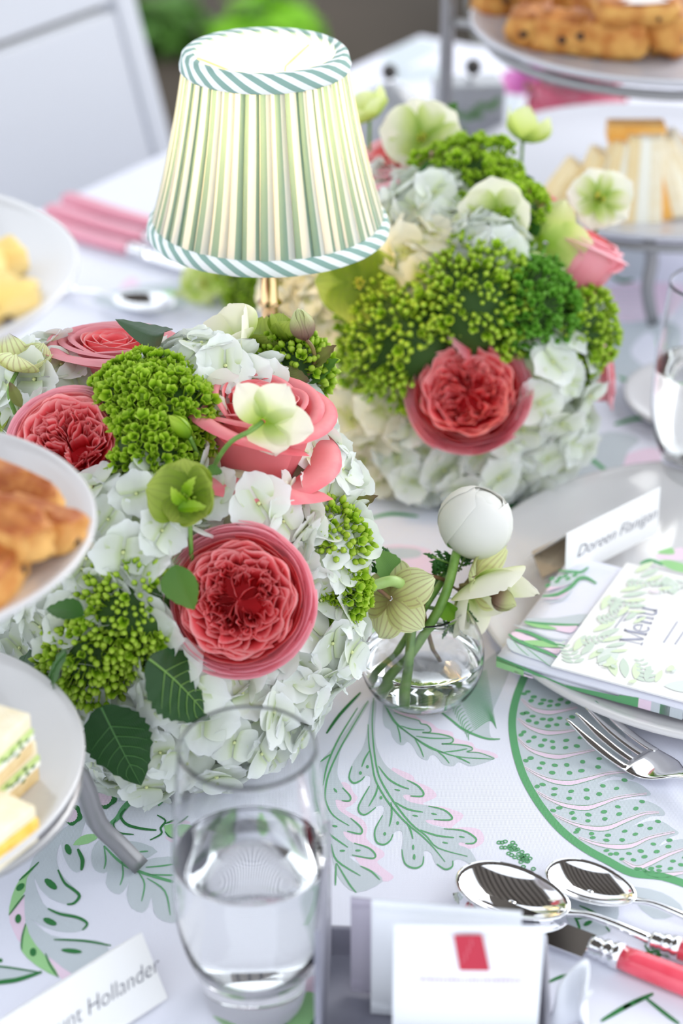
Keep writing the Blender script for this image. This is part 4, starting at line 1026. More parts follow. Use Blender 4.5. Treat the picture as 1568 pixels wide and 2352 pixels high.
tent(R0, R1, F0, .03, 'white tent place card with handwriting in front of the left stand', 'unt Hollander', .0115, .70, .50)

# ------------------------------------------------------------ cutlery
def sect_sweep(mb, pts, wd, th, side, n=10, mi=0):
    P = [Vector(q) for q in pts]; m_ = len(P); b = len(mb.v); side = Vector(side)
    for i, q in enumerate(P):
        d = (P[min(i + 1, m_ - 1)] - P[max(i - 1, 0)]).normalized(); up = side.cross(d).normalized()
        for k in range(n):
            a = 2 * PI * k / n; ca, sa = math.cos(a), math.sin(a)
            ca = math.copysign(abs(ca) ** .75, ca); sa = math.copysign(abs(sa) ** .75, sa)
            mb.v.append(tuple(q + side * ca * wd[i] / 2 + up * sa * th[i] / 2)); mb.uv.append((k / n, i / m_))
    for i in range(m_ - 1):
        for k in range(n):
            k2 = (k + 1) % n; mb.f.append((b + i * n + k, b + i * n + k2, b + (i + 1) * n + k2, b + (i + 1) * n + k)); mb.m.append(mi)
    mb.f.append(tuple(range(b, b + n))[::-1]); mb.f.append(tuple(range(b + (m_ - 1) * n, b + m_ * n))); mb.m += [mi, mi]
    return mb
Yv = Vector((0, 1, 0))
def handle(t, x0, L, z0=.007, sc=1.0, mat=None):
    """ferrule and coloured handle from x0 along +x"""
    f = MB(); 
    prof = [(0, .0044), (.002, .0052), (.003, .0046), (.0042, .0054), (.006, .0046), (.0072, .0056), (.0095, .0056), (.0105, .0050), (.012, .0062), (.016, .0064)]
    sect_sweep(f, [(x0 + a * sc, 0, z0) for a, b in prof], [b * 2 * sc for a, b in prof], [b * 1.7 * sc for a, b in prof], Yv, 14)
    f.build('ferrule', silver, t)
    h = MB(); x1 = x0 + .016 * sc
    hp = [(0, .0060), (.02, .0066), (.05, .0068), (.08, .0074), (L - .01, .0085), (L - .002, .0075), (L, .004)]
    sect_sweep(h, smooth_pts([(x1 + a * (1 if a > .03 else 1), 0, z0 - .001 * min(1, a / .05)) for a, b in hp], 2), [q.x * 2 * sc for q in smooth_pts([(b, 0, 0) for a, b in hp], 2)], [q.x * 1.5 * sc for q in smooth_pts([(b, 0, 0) for a, b in hp], 2)], Yv, 16)
    h.build('handle', mat or coral_plastic, t)
def spoon(m4, label, sc=1.0, group='cutlery with coral handles', hm=None):
    t = thing('spoon', label, 'spoon', mat=m4, group=group)
    mb = MB(); L, Wb, D = .064 * sc, .0205 * sc, .0085 * sc
    def outline(th):   # egg outline, tip at -x
        x = math.cos(th); return (-L / 2 + L / 2 * x, Wb * math.sin(th) * (1 - .12 * x))
    def f(u, v):
        x, y = outline(PI * u); cx0 = -L / 2
        r = v; X = cx0 + (x - cx0) * r; Y = y * r
        tilt = .0035 * sc * (X / -L)
        return (X, Y, .0105 * sc - D * (1 - r ** 2.2) + tilt)
    mb.grid(f, 40, 12, closed=True)
    b = mb.build('bowl', silver, t); solid(b, .0013 * sc, -1)
    nk = MB(); P = smooth_pts([(-.006 * sc, 0, .0088 * sc), (.002 * sc, 0, .0100 * sc), (.012 * sc, 0, .0115 * sc), (.028 * sc, 0, .010 * sc), (.044 * sc, 0, .0072 * sc)], 4)
    n = len(P)
    sect_sweep(nk, P, [(.0085 - .0045 * min(1, i / n * 3) + .003 * (i / n) ** 2) * sc for i in range(n)], [.0024 * sc + .0028 * sc * (i / n) for i in range(n)], Yv, 12)
    nk.build('neck', silver, t)
    handle(t, .044 * sc, .115, .0072 * sc, sc, hm)
    return t
def cut_frame(px, py, px2, py2, z=0):
    a, b = T(px, py, z), T(px2, py2, z)
    return frame(a, b - a)
spoon(cut_frame(1306, 2128, 1568, 2206), 'large silver dessert spoon with coral handle, left of the teaspoon', 1.0)
spoon(cut_frame(1458, 2094, 1640, 2152), 'smaller silver teaspoon beside the large spoon', .80)
def knife(m4, label, hm=None):
    t = thing('table_knife', label, 'knife', mat=m4, group='cutlery with coral handles')
    mb = MB(); n = 24
    for i in range(n + 1):
        x = -.080 + .080 * i / n; s_ = i / n
        w = .0098 * min(1, (s_ * 4) ** .5 if s_ < .25 else 1)
        for a, b in ((-w, .0005), (w * .9, .0010), (w * .9, -.0010), (-w, -.0005)): mb.v.append((x, a, .006 + b)); mb.uv.append((s_, 0))
    for i in range(n):
        for k in range(4): mb.f.append((i * 4 + k, i * 4 + (k + 1) % 4, (i + 1) * 4 + (k + 1) % 4, (i + 1) * 4 + k)); mb.m.append(0)
    mb.f += [(0, 1, 2, 3), (n * 4 + 3, n * 4 + 2, n * 4 + 1, n * 4)]; mb.m += [0, 0]
    mb.build('blade', silver, t, False)
    handle(t, 0, .125, .007, 1.12, hm)
    return t
knife(cut_frame(1352, 2194, 1568, 2276), 'silver knife with coral handle in front of the spoons')
def fork(m4, label):
    t = thing('table_fork', label, 'fork', mat=m4)
    mb = MB()
    def prof(x):   # x from tip -0.066 to neck 0.0, then handle
        q = smooth_pts([(-.068, 0, .0155), (-.052, 0, .0098), (-.034, 0, .0058), (-.016, 0, .0050), (-.004, 0, .0076), (.010, 0, .0125), (.030, 0, .0145), (.060, 0, .0125), (.13, 0, .006)], 8)
        for a, b in zip(q, q[1:]):
            if a.x <= x <= b.x: return a.z + (b.z - a.z) * (x - a.x) / (b.x - a.x)
        return q[0].z if x < q[0].x else q[-1].z
    for k in range(4):
        y0 = (k - 1.5) * .0064
        xs = [-.068 + .046 * i / 14 for i in range(15)]
        P = [(x, y0 * (1 - .05 * (x + .02) / .05), prof(x)) for x in xs]
        sect_sweep(mb, P, [.0012 + .0026 * min(1, i / 6) + .0007 * i / 14 for i in range(15)], [.0011 + .0009 * min(1, i / 4) for i in range(15)], Yv, 10)
    xs = [-.026, -.022, -.018, -.014, -.010, -.006, -.002, .002, .006, .012, .02, .03, .045, .065, .09, .12]
    ws = [.0225, .0240, .0240, .0236, .0222, .0196, .0150, .0104, .0074, .0060, .0056, .006, .007, .009, .011, .013]
    P = [(x, 0, prof(x)) for x in xs]
    sect_sweep(mb, P, ws, [.0020] * 6 + [.0023, .0028, .0034, .004, .0042, .004, .0036, .0032, .003, .003], Yv, 20)
    mb.build('fork_body', silver, t)
    return t
fk = cut_frame(1512, 1752, 1568, 1776)
fork(frame(T(1545, 1803, .0), T(1508, 1764) - T(1330, 1662)) @ Matrix.Diagonal((1.06, 1.3, 1.0, 1)), 'silver four-tined fork lying beside the dinner plate')
# pink cutlery of the far guest
pinkh = pmat('pink_handle', srgb(226, 150, 168), .3, coat=.4)
for k, (px, py, lab) in enumerate([(335, 598, 'furthest left'), (372, 572, 'middle'), (405, 545, 'back')]):
    a = T(px, py); b = T(px - 175, py - 52)
    t = (knife if k != 1 else knife)(frame(a, b - a), ['pink-handled knife nearest to us behind the lamp, under the white chair', 'pink-handled knife in the middle of the three behind the lamp', 'pink-handled knife furthest of the three behind the lamp'][k], pinkh)
spoon(frame(T(262, 704), T(60, 660) - T(262, 704)), 'silver spoon shining on the cloth behind the topmost left plate', .95, None, silver)

# ------------------------------------------------------------ tea sachets in a grey holder
sach = pmat('sachet_paper', srgb(240, 242, 246), .35, coat=.2)
sach2 = pmat('sachet_grey_lilac', srgb(206, 200, 214), .4, coat=.2)
holder_m = pmat('holder_grey', srgb(124, 124, 136), .5, var=(srgb(150, 150, 162), 20))
BY = .69
def zrow(px, py, y): return AY(px, py, y)
B0 = AY(905, 2110, .705); B1 = AY(1250, 2108, .705)
sw = (B1 - B0).length
def sachet(x, y, z, w, h, rz, rx, label, mat, logo=False):
    m4 = Matrix.Translation(Vector((x, y, z))) @ Matrix.Rotation(rz, 4, 'Z') @ Matrix.Rotation(rx, 4, 'X')
    t = thing('tea_sachet', label, 'sachet', mat=m4, group='tea sachets standing in the grey holder')
    def f(s_): 
        return lambda u, v: (u * w / 2, s_ * (.0022 * math.cos(u * PI / 2) ** .7 * math.sin(PI * min(1, max(0, (v - .05) / .88))) ** .6 + .0004), v * h)
    mb = MB().grid(f(-1), 16, 16); mb.grid(f(1), 16, 16)
    bd = mb.build('packet', mat, t)
    for zz_ in (.004, h - .006):
        s_ = MB()
        for k in range(4): s_.box(-w / 2, w / 2, -.0009, .0009, zz_ + k * .0012 - .0004, zz_ + k * .0012)
        s_.build('crimped_seal', mat, t, False)
    if logo:
        red = pmat('label_red', srgb(190, 46, 66), .5)
        yy = -.0031
        q = [(-.0072, .081), (.0056, .0815), (.0100, .0588), (-.0038, .0588)]
        mb = MB(); mb.v = [(a, yy, b) for a, b in q] + [(a, yy + .0004, b) for a, b in q]; mb.uv = [(0, 0)] * 8; mb.f = [(3, 2, 1, 0), (4, 5, 6, 7)] + [(i, (i + 1) % 4, 4 + (i + 1) % 4, 4 + i) for i in range(4)]; mb.m = [0] * 6
        mb.build('red_label', red, t, False)
        mb = MB()
        for k in range(7): a = -.003 + .0009 * (k % 2); mb.box(a + .0006 * k, a + .0006 * k + .0004, yy - .0002, yy, .064 + .0022 * k, .0655 + .0022 * k)
        mb.build('label_mark', pmat('label_mark', srgb(226, 140, 150), .5), t, False)
        mb = MB(); r = random.Random(2); xx = -.022
        while xx < .024:
            l_ = r.uniform(.0008, .0018); mb.box(xx, xx + l_, yy - .0001, yy + .0002, .0515, .0515 + r.uniform(.0010, .0019)); xx += l_ + .0006
        tag(mb.build('small_print', pmat('small_print', srgb(206, 186, 196), .5), t, False), kind='stuff')
    return t
cxs = (B0.x + B1.x) / 2
sh_ = B0.z - .012
sachet(cxs, .705, .012, sw, sh_, -.02, .05, 'front white tea sachet with a small red label', sach, True)
sachet(cxs - .009, .728, .012, sw * 1.03, AY(0, 2072, .728).z - .012, -.12, .03, 'white tea sachet standing directly behind the front one', sach)
sachet(cxs - .020, .742, .012, sw, AY(0, 2074, .742).z - .012, -.16, .02, 'lilac tea sachet third from the front in the holder', sach2)
h = thing('sachet_holder', 'grey open box holding upright tea sachets at the bottom edge', 'box', (cxs - .006, .728, 0), rz=-.06)
hw = sw / 2 + .011
MB().box(-hw - .018, hw, -.036, .044, .004, .010).build('box_floor', holder_m, h, False)
bev(MB().box(-hw - .018, -hw - .015, -.036, .044, .004, .098).build('side_wall', holder_m, h, False), .001)
bev(MB().box(hw, hw + .003, -.036, .044, .004, .030).build('side_wall', holder_m, h, False), .001)
bev(MB().box(-hw - .018, hw, .044, .047, .004, .028).build('back_wall', holder_m, h, False), .001)
bev(MB().box(-hw - .018, hw, -.039, -.036, .004, .028).build('front_wall', holder_m, h, False), .001)
g = MB().grid(lambda u, v: (u * .016 * (1 - .3 * v) + .003 * math.sin(7 * v), .010 * math.sin(2.5 * u + 3 * v), v * .075 + .004 * math.sin(6 * u)), 12, 10)
q = AY(1300, 2350, .735); o = g.build('sugar_sachet', sach, None); o.location = (q.x, q.y, .0); o.rotation_euler = (.1, .25, -.7); o.scale = (.6, .6, .62); solid(o, .002); tag(o, 'crumpled white sugar packet beside the tea sachets', 'sachet')

# ------------------------------------------------------------ white chair beyond the left edge of the table
chair_m = pmat('chair_white', srgb(196, 198, 204), .45)
CH0 = tp(-.12, .02); 
cmx = frame(T(120, 480) - TW * .17 + TU * .10 + Vector((0, 0, -.75)), TU)
ch = thing('dining_chair', 'white painted chair with wide flat back boards beyond the table', 'chair', mat=cmx)
# local x runs along the table edge (away from camera), y points away from the table
def leanbox(x0, x1, z0, z1, y0=.0, th=.022, lean=.16, taper=.0):
    mb = MB().box(x0, x1, 0, th, z0, z1)
    mb.v = [(x - (taper * (z - .45) if x > 0 else -taper * (z - .45)), y + y0 + lean * (z - .45), z) for x, y, z in mb.v]
    return mb
XE = .36
for k, (z0, z1) in enumerate(((.50, .812), (.822, 1.16))): bev(leanbox(-.14, XE - .035, z0, z1, .0, .020, .20, .08).build('back_board', chair_m, ch, False), .003)
for x in (-.16, XE): bev(leanbox(x - .035, x, .0 if x < 0 else .40, 1.18, -.004, .03, .20, .08).build('back_post', chair_m, ch, False), .004)
bev(MB().box(-.17, XE, -.40, .0, .42, .45).build('seat', chair_m, ch, False), .006)
for x, y in ((-.16, -.38), (XE - .04, -.38), (XE - .04, -.01)): bev(MB().box(x, x + .035, y, y + .035, 0, .42).build('leg', chair_m, ch, False), .003)
# ------------------------------------------------------------ flower builders
DA = Dome((-.104, 1.03, .085), (.1105, .135, .135))
DB = Dome((.0906, 1.36, .085), (.112, .128, .128))
def sup(v): return math.sqrt(max(0.0, 1 - (2 * v - 1) ** 2))
EXC = []
def near_rose(p, slack=.93):
    for c, ax, R, dp in EXC:
        d = p - c; h = d.dot(ax)
        if h > -dp and (d - ax * h).length < R * slack: return True
    return False
def tow(D, px, py, out):
    p = D.hit(px, py); return p - (p - CC).normalized() * out
def floret_mesh(seed, mats, L=.0165):
    r = random.Random(seed); mb = MB()
    for k in range(4):
        a = k * PI / 2 + r.uniform(-.12, .12); W_ = L * r.uniform(.56, .66); Lk = L * r.uniform(.92, 1.08)
        cup = r.uniform(-.15, .45); cu = r.uniform(-.35, .35); ph = r.uniform(0, 6); zoff = .0007 * (k % 2)
        ca, sa = math.cos(a), math.sin(a)
        def f(u, v):
            vv = .06 + .94 * v
            w = W_ * sup(.12 + .86 * vv) ** .75
            x = u * w; y = Lk * vv * (1 - .10 * u * u) 
            if v > .9: y *= 1 - .04 * math.cos(u * 4 + ph)
            z = zoff + cup * Lk * vv * vv * .6 + cu * x * x / W_ * .9 + .0006 * math.sin(4 * u + ph) * vv + .0004 * math.sin(9 * u + ph) * vv * vv
            return (x * ca - y * sa, x * sa + y * ca, z)
        mb.grid(f, 8, 6)
    mb.ball((0, 0, .0008), (.0011, .0011, .0010), 6, 4, 1)
    return mb.mesh('floret', mats)
eye = pmat('floret_eye', srgb(206, 214, 150), .6)
FLW = [floret_mesh(i, [hyd_white, eye]) for i in range(6)]
FLC = [floret_mesh(i + 20, [hyd_cream, eye]) for i in range(5)]
def fib(n):
    g = PI * (3 - 5 ** .5)
    for i in range(n):
        z = 1 - 2 * (i + .5) / n; r = math.sqrt(1 - z * z); yield Vector((r * math.cos(g * i), r * math.sin(g * i), z))
def head_center(D, px, py, R, sink=.62):
    p = D.hit(px, py); n = D.normal(p); return p - n * R * sink, n
hyd_core = pmat('hydrangea_core', srgb(196, 206, 170), .8)
def hydrangea(D, px, py, R, label, group, fl=None, n=70, seed=0, sink=.62, sc=1.0, thr=-.12):
    c, nrm = head_center(D, px, py, R, sink)
    t = thing('hydrangea_head', label, 'flower', c, group=group); r = random.Random(seed * 7 + 1)
    MB().ball((0, 0, 0), R * .72, 16, 10).build('core', hyd_core, t)
    fl = fl or FLW
    for d in fib(n):
        wp = c + d * R
        if wp.z < .006: continue
        if d.dot(nrm) < thr and D.depth(wp) < .97: continue
        if near_rose(wp): continue
        ax = (d + Vector((r.uniform(-.35, .35), r.uniform(-.35, .35), r.uniform(-.35, .35)))).normalized()
        link('floret', r.choice(fl), t, mat=orient(d * R * r.uniform(.90, 1.10), ax, r.uniform(0, 6.3), sc * r.uniform(.88, 1.22)))
    return t
def bud_mesh(seed, mats, op):
    r = random.Random(seed); mb = MB()
    for k in range(8):
        a = k * 2.4; rr = .0052 * math.sqrt(k / 8); bx, by = rr * math.cos(a), rr * math.sin(a)
        hz = .0048 - rr * rr * 60 + r.uniform(-.0008, .0010); L = r.uniform(.0028, .0046)
        tilt = Matrix.Translation((bx, by, hz)) @ Vector((bx * 60 + r.uniform(-.2, .2), by * 60 + r.uniform(-.2, .2), 1)).to_track_quat('Z', 'Y').to_matrix().to_4x4() @ Matrix.Rotation(r.uniform(0, 6), 4, 'Z')
        m2 = MB()
        if r.random() < op:
            for q in range(4):
                b = q * PI / 2; ca, sa = math.cos(b), math.sin(b); sp_ = r.uniform(.25, .8)
                def f(u, v):
                    w = .0016 * math.sin(PI * (.12 + .88 * v)) ** .8
                    y = .0004 + L * .75 * sp_ * v; z = L * v * (1 - .2 * v) - abs(u) * .0002
                    return (u * w * ca - y * sa, u * w * sa + y * ca, z)
                m2.grid(f, 2, 3)
        else:
            q0 = L * .5
            m2.grid(lambda u, v: (.0013 * math.sin(PI * v) ** .7 * math.cos(PI * u), .0013 * math.sin(PI * v) ** .7 * math.sin(PI * u), L * (v ** 1.1)), 6, 4, closed=True)
        mb.add(m2, tilt)
        mb.tube([(bx * .4, by * .4, -.003), (bx, by, hz)], .0004, 3, cap=False)
    return mb.mesh('bud_cluster', mats)
BUDA = [bud_mesh(i, bud_green, 1.0) for i in range(5)]
BUDB = [bud_mesh(i + 9, bud_green, .15) for i in range(5)]
BUDC = [bud_mesh(i + 19, bud_bright, .9) for i in range(4)]
def green_head(D, px, py, R, label, group, kinds, n=90, seed=0, sink=.55, sc=1.0, flat=1.0):
    c, nrm = head_center(D, px, py, R, sink)
    t = thing('green_bud_head', label, 'flower', c, group=group); r = random.Random(seed * 5 + 2)
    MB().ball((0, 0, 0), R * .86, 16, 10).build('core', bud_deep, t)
    n = int(n * .82); sc *= 1.3
    for d in fib(n):
        wp = c + d * R
        if d.dot(nrm) < -.05: continue
        if near_rose(wp, .85): continue
        rr = R * (1 + .12 * noise.noise(wp * 60)) * r.uniform(.92, 1.08)
        ax = (d + Vector((r.uniform(-.3, .3), r.uniform(-.3, .3), r.uniform(-.3, .3)))).normalized()
        link('bud_cluster', r.choice(kinds), t, mat=orient(d * (rr - .004 * sc), ax, r.uniform(0, 6.3), sc * r.uniform(.9, 1.3)))
    return t
# ---- roses
def rose(loc, axis, R, label, group=None, seed=0, quarters=4, mo=None, mi=None, spin=0, open_=1.0, detail=1):
    mo = mo or rose_outer; mi = mi or rose_pink
    t = thing('garden_rose', label, 'rose', mat=orient(loc, axis, spin), group=group); r = random.Random(seed)
    nu, nv = (12, 7) if detail else (8, 5)
    N = [5, 6, 6, 7, 7]
    for l in range(5):
        rad = R * (1.0 - .06 * l)
        for k in range(N[l]):
            a0 = 2 * PI * (k + .5 * (l % 2)) / N[l] + r.uniform(-.15, .15); hw = PI / N[l] * 1.5; ph = r.uniform(0, 6); zt = R * (-.22 + .05 * l + r.uniform(-.02, .03)) ; fl_ = (.10 - .02 * l) * open_
            cr_ = r.uniform(.5, 1.5)
            def f(u, v):
                a = a0 + u * hw * (.45 + .55 * min(1, v * 1.5))
                rr = rad * (1 + .022 * u) * (.25 + .75 * math.sin(min(1, v * 1.15) * PI / 2) ** .9) + R * fl_ * max(0, v - .75) * 1.6
                rr += R * (.010 * math.sin(3.1 * u + ph) + .005 * math.sin(8 * u + ph * 2)) * v * v
                z = -R * .85 + (zt + R * .85) * v ** 1.05 - R * .10 * u * u * v - R * .05 * max(0, v - .88) * 8 * cr_ * .3
                z += R * .012 * math.sin(7 * u + ph) * v
                return (rr * math.cos(a), rr * math.sin(a), z)
            MB().grid(f, nu, nv).build('petal', mo if l < 3 else mi, t)
    # quartered, folded middle: nested U-shaped petals opening on the heart
    Q = quarters + 1; m_ = 5 if detail else 4
    for q in range(Q):
        aq = 2 * PI * q / Q + r.uniform(-.28, .28); ro = R * r.uniform(.31, .42); wq = r.uniform(1.0, 1.3)
        for j in range(m_):
            s_ = 1 - j * (.86 / m_) + r.uniform(-.03, .03)
            ph = r.uniform(0, 6); ph2 = r.uniform(0, 6); zt = R * (-.06 - .02 * j + r.uniform(-.05, .05)); lim = r.uniform(1.9, 2.6); off = r.uniform(-.12, .12)
            def f(u, v):
                fi = u * lim + off
                am = .058 * v * v * (1.2 - .3 * s_)
                ra = ro + s_ * R * .31 * math.cos(fi) + R * am * math.sin(fi * 4 + ph)
                ta = s_ * R * .34 * wq * (4 / Q) ** .5 * math.sin(fi) + R * am * math.cos(fi * 5 + ph2)
                ra *= (.55 + .45 * v) ; ta *= (.6 + .4 * v)
                dist = math.hypot(ra, ta) / R
                z = -R * .70 + (R * .70 + zt - R * .22 * max(0, .42 - dist) * 2.2) * v + R * .022 * math.sin(fi * 6 + ph2) * v
                z -= .05 * R * (abs(u) ** 3) * v * 3
                return (ra * math.cos(aq) - ta * math.sin(aq), ra * math.sin(aq) + ta * math.cos(aq), z)
            MB().grid(f, 26 if detail else 14, 5).build('petal', mi, t)
    for k in range(16 if detail else 4):
        a0 = r.uniform(0, 2 * PI); r0 = R * r.uniform(.01, .12); r1 = R * r.uniform(.28, .5); ph = r.uniform(0, 6); zt = R * r.uniform(-.26, -.08); bend = r.uniform(-.7, .7)
        def f(u, v):
            s_ = u * .5 + .5; rr = r0 + (r1 - r0) * s_; a = a0 + bend * s_ + .09 * math.sin(9 * s_ + ph) * v + .05 * math.sin(17 * s_ + ph) * v
            z = -R * .65 + (R * .65 + zt + R * .16 * s_) * v + R * .02 * math.sin(12 * s_ + ph) * v
            return (rr * math.cos(a), rr * math.sin(a), z)
        MB().grid(f, 20, 4).build('petal', mi, t)
    # ruffled ring between the rings and the middle
    for l in range(2 if detail else 1):
        n = 9
        for k in range(n):
            a0 = 2 * PI * (k + .5 * l) / n + r.uniform(-.15, .15); hw = PI / n * 1.7; ph = r.uniform(0, 6); rad = R * (.76 - .06 * l); zt = R * r.uniform(-.08, .04)
            def f(u, v):
                a = a0 + u * hw; rr = rad * (.6 + .4 * v) + R * .035 * math.sin(5 * u + ph) * v * v
                z = -R * .6 + (R * .6 + zt) * v - R * .08 * u * u * v + R * .015 * math.sin(8 * u + ph)
                return (rr * math.cos(a), rr * math.sin(a), z)
            MB().grid(f, 12, 5).build('petal', mi, t)
    MB().grid(lambda u, v: (R * .62 * v * math.cos(PI * u), R * .62 * v * math.sin(PI * u), -R * .60 + R * .2 * v * v), 16, 3, closed=True).build('heart', rose_heart, t)
    return t
def cup_rose(loc, axis, R, Hh, label, group=None, seed=0, spin=0, mo=None, mi=None, guards=3, flare=1.0, inner=4):
    """high-centred rose: goblet body of big petals, lips rolled outwards"""
    mo = mo or rose_soft; mi = mi or rose_pink
    t = thing('garden_rose', label, 'rose', mat=orient(loc, axis, spin), group=group); r = random.Random(seed)
    def ringp(n, rad, zt, hwf, roll, mat, nu=14, nv=12, off=0, bulge=1.0, wob=.02):
        for k in range(n):
            a0 = 2 * PI * k / n + off + r.uniform(-.1, .1); hw = PI / n * hwf; ph = r.uniform(0, 6); rl = roll * r.uniform(.7, 1.3); pt = r.uniform(.5, 1.2)
            def f(u, v):
                tp_ = .30 + .70 * math.sin(min(1, v * 1.35) * PI / 2)
                a = a0 + u * hw * tp_
                vv = min(v, .80) / .80; e = max(0, v - .80) / .20
                rr = rad * (1 + .035 * u) * (.22 + .78 * math.sin(vv * PI / 2) ** .8 * bulge)
                z = -Hh + (Hh + zt) * vv ** 1.05 - Hh * .16 * u * u * vv * pt
                th = e * PI * .62 * (1 - .35 * abs(u))
                rr += rl * math.sin(th) + rl * .55 * e; z += rl * .55 * math.sin(th) - rl * .75 * (1 - math.cos(th)) * .6
                rr += rad * wob * math.sin(3 * u + ph) * v
                return (rr * math.cos(a), rr * math.sin(a), z)
            MB().grid(f, nu, nv).build('petal', mat, t)
    if Hh > .06: ringp(3, R * 1.06, -.42 * Hh, 1.35, R * .42, mo, 18, 14, .5)
    ringp(guards, R * 1.0, -.05 * Hh, 1.55, R * .26 * flare, mo, 18, 14, 0)
    ringp(3, R * .90, .0, 1.5, R * .16 * flare, mo, 16, 12, 1.0)
    ringp(4, R * .76, .04 * Hh, 1.5, R * .09, mo, 14, 10, .4)
    for l in range(inner): ringp(4 if l < 3 else 3, R * (.62 - .13 * l), .05 * Hh + .01 * Hh * l, 1.55, R * .03, mi, 12, 8, l * .8, wob=.06)
    return t
def ranunculus(loc, axis, R, label, mat, group=None, seed=0, layers=6, open_=0.0, name='ranunculus', cat='flower', spin=0):
    t = thing(name, label, cat, mat=orient(loc, axis, spin), group=group); r = random.Random(seed)
    for l in range(layers):
        n = 5; rad = R * (1 - .045 * l); top = (.13 - .11 * l / (layers - 1)) * PI if not open_ else (.46 - .40 * l / (layers - 1)) * PI
        for k in range(n):
            a0 = 2 * PI * (k + .5 * (l % 2)) / n + r.uniform(-.2, .2); hw = PI / n * 1.65; ph = r.uniform(0, 6)
            tk = top * r.uniform(.85, 1.1) + .05
            def f(u, v):
                th = PI * .97 + (tk - PI * .97) * v + .28 * u * u * v
                a = a0 + u * hw * (.5 + .5 * math.sin(min(1, v * 1.3) * PI / 2))
                rr = rad * (1 + .018 * u) * (1 + .035 * max(0, v - .8) * 5 * (open_ + .25) + .012 * math.sin(4 * u + ph) * v)
                return (rr * math.sin(th) * math.cos(a), rr * math.sin(th) * math.sin(a), rr * math.cos(th) * .94)
            MB().grid(f, 12, 10).build('petal', mat, t)
    MB().ball((0, 0, 0), (R * .90, R * .90, R * .86) if not open_ else R * .6, 20, 14).build('heart', mat, t)
    return t
def hellebore(loc, axis, label, mat=None, L=.024, cup=.45, seed=0, spin=0, group=None, wid=.62, stem=None, centre=True, n=5, skip=(), stem_m=None, sizes=None, sr=.0013, cupk=None):
    mat = mat or hel_cream
    m4 = orient(loc, axis, spin); t = thing('hellebore', label, 'flower', mat=m4, group=group); r = random.Random(seed)
    for k in range(n):
        if k in skip: continue
        a = 2 * PI * k / n + r.uniform(-.12, .12); Lk = L * r.uniform(.9, 1.08) * (sizes[k] if sizes else 1); W_ = Lk * wid * r.uniform(.92, 1.05); ph = r.uniform(0, 6); cp = (cupk[k] if cupk else cup) + r.uniform(-.1, .1); zo = .0006 * (k % 2)
        ca, sa = math.cos(a), math.sin(a)
        def f(u, v):
            w = W_ * (math.sin(PI * min(1, .06 + .90 * v) ** .9) ** .62 if v < 1 else .18)
            x = u * w; y = Lk * (.05 + v * .95) * (1 - .05 * u * u)
            th = cp * v; y2 = y * math.cos(th * .8); z = y * math.sin(th * .9) + .22 * x * x / W_ + zo
            z += Lk * .03 * math.sin(5 * u + ph) * v * v - .0012 * math.exp(-(u * 4) ** 2) * v
            return (x * ca - y2 * sa, x * sa + y2 * ca, z)
        MB().grid(f, 10, 9).build('petal', mat, t)
    if centre:
        mb = MB()
        for k in range(16):
            a = r.uniform(0, 2 * PI); rr = r.uniform(.0015, .004); h_ = r.uniform(.004, .007)
            mb.tube([(rr * .3 * math.cos(a), rr * .3 * math.sin(a), .0005), (rr * math.cos(a), rr * math.sin(a), h_)], .00022, 4, 0, cap=False)
            mb.ball((rr * math.cos(a), rr * math.sin(a), h_), (.0006, .0006, .0009), 5, 4, 1)
        for k in range(7):
            a = 2 * PI * k / 7; mb.tube([(.001 * math.cos(a), .001 * math.sin(a), .0), (.0042 * math.cos(a), .0042 * math.sin(a), .0022)], .0008, 5, 0)
        for k in range(4): a = k * 1.57; mb.tube([(.0006 * math.cos(a), .0006 * math.sin(a), .001), (.0014 * math.cos(a), .0014 * math.sin(a), .0075)], .0005, 4, 0)
        mb.build('stamens', [bud_green, stamen_yellow], t)
    if stem: 
        mb = MB().tube(smooth_pts([m4 @ Vector((0, 0, -.0005))] + list(stem), 4), sr, 7); tw = MB().add(mb, m4.inverted()); tw.build('stem', stem_m or stem_green, t)
    return t
def leaf_mb(L, Wd, serr=0.0, fold=.3, curl=.3, droop=0.0, twist=0.0, nu=8, nv=12, mi=0):
    def f(u, v):
        w = Wd / 2 * math.sin(PI * min(.995, max(.01, v)) ** .75) ** .85
        if serr and abs(u) > .99: w *= 1 + serr * (1 if int(v * nv) % 2 else -1)
        x = u * w; y = L * v; th = curl * v
        z = -abs(u) ** 1.0 * -w * fold + L * (-math.sin(th * v)) * .5 - .0006 * math.sin(v * 40) * abs(u)
        x2 = x * math.cos(twist * v) - z * math.sin(twist * v); z2 = x * math.sin(twist * v) + z * math.cos(twist * v)
        return (x2, y, z2)
    return MB().grid(f, nu, nv, mi)
def leaf_frame(base, tip, up):
    y = (Vector(tip) - Vector(base)).normalized(); up = Vector(up); z = (up - y * up.dot(y)).normalized(); x = y.cross(z)
    b = Vector(base)
    return Matrix(((x.x, y.x, z.x, b.x), (x.y, y.y, z.y, b.y), (x.z, y.z, z.z, b.z), (0, 0, 0, 1)))
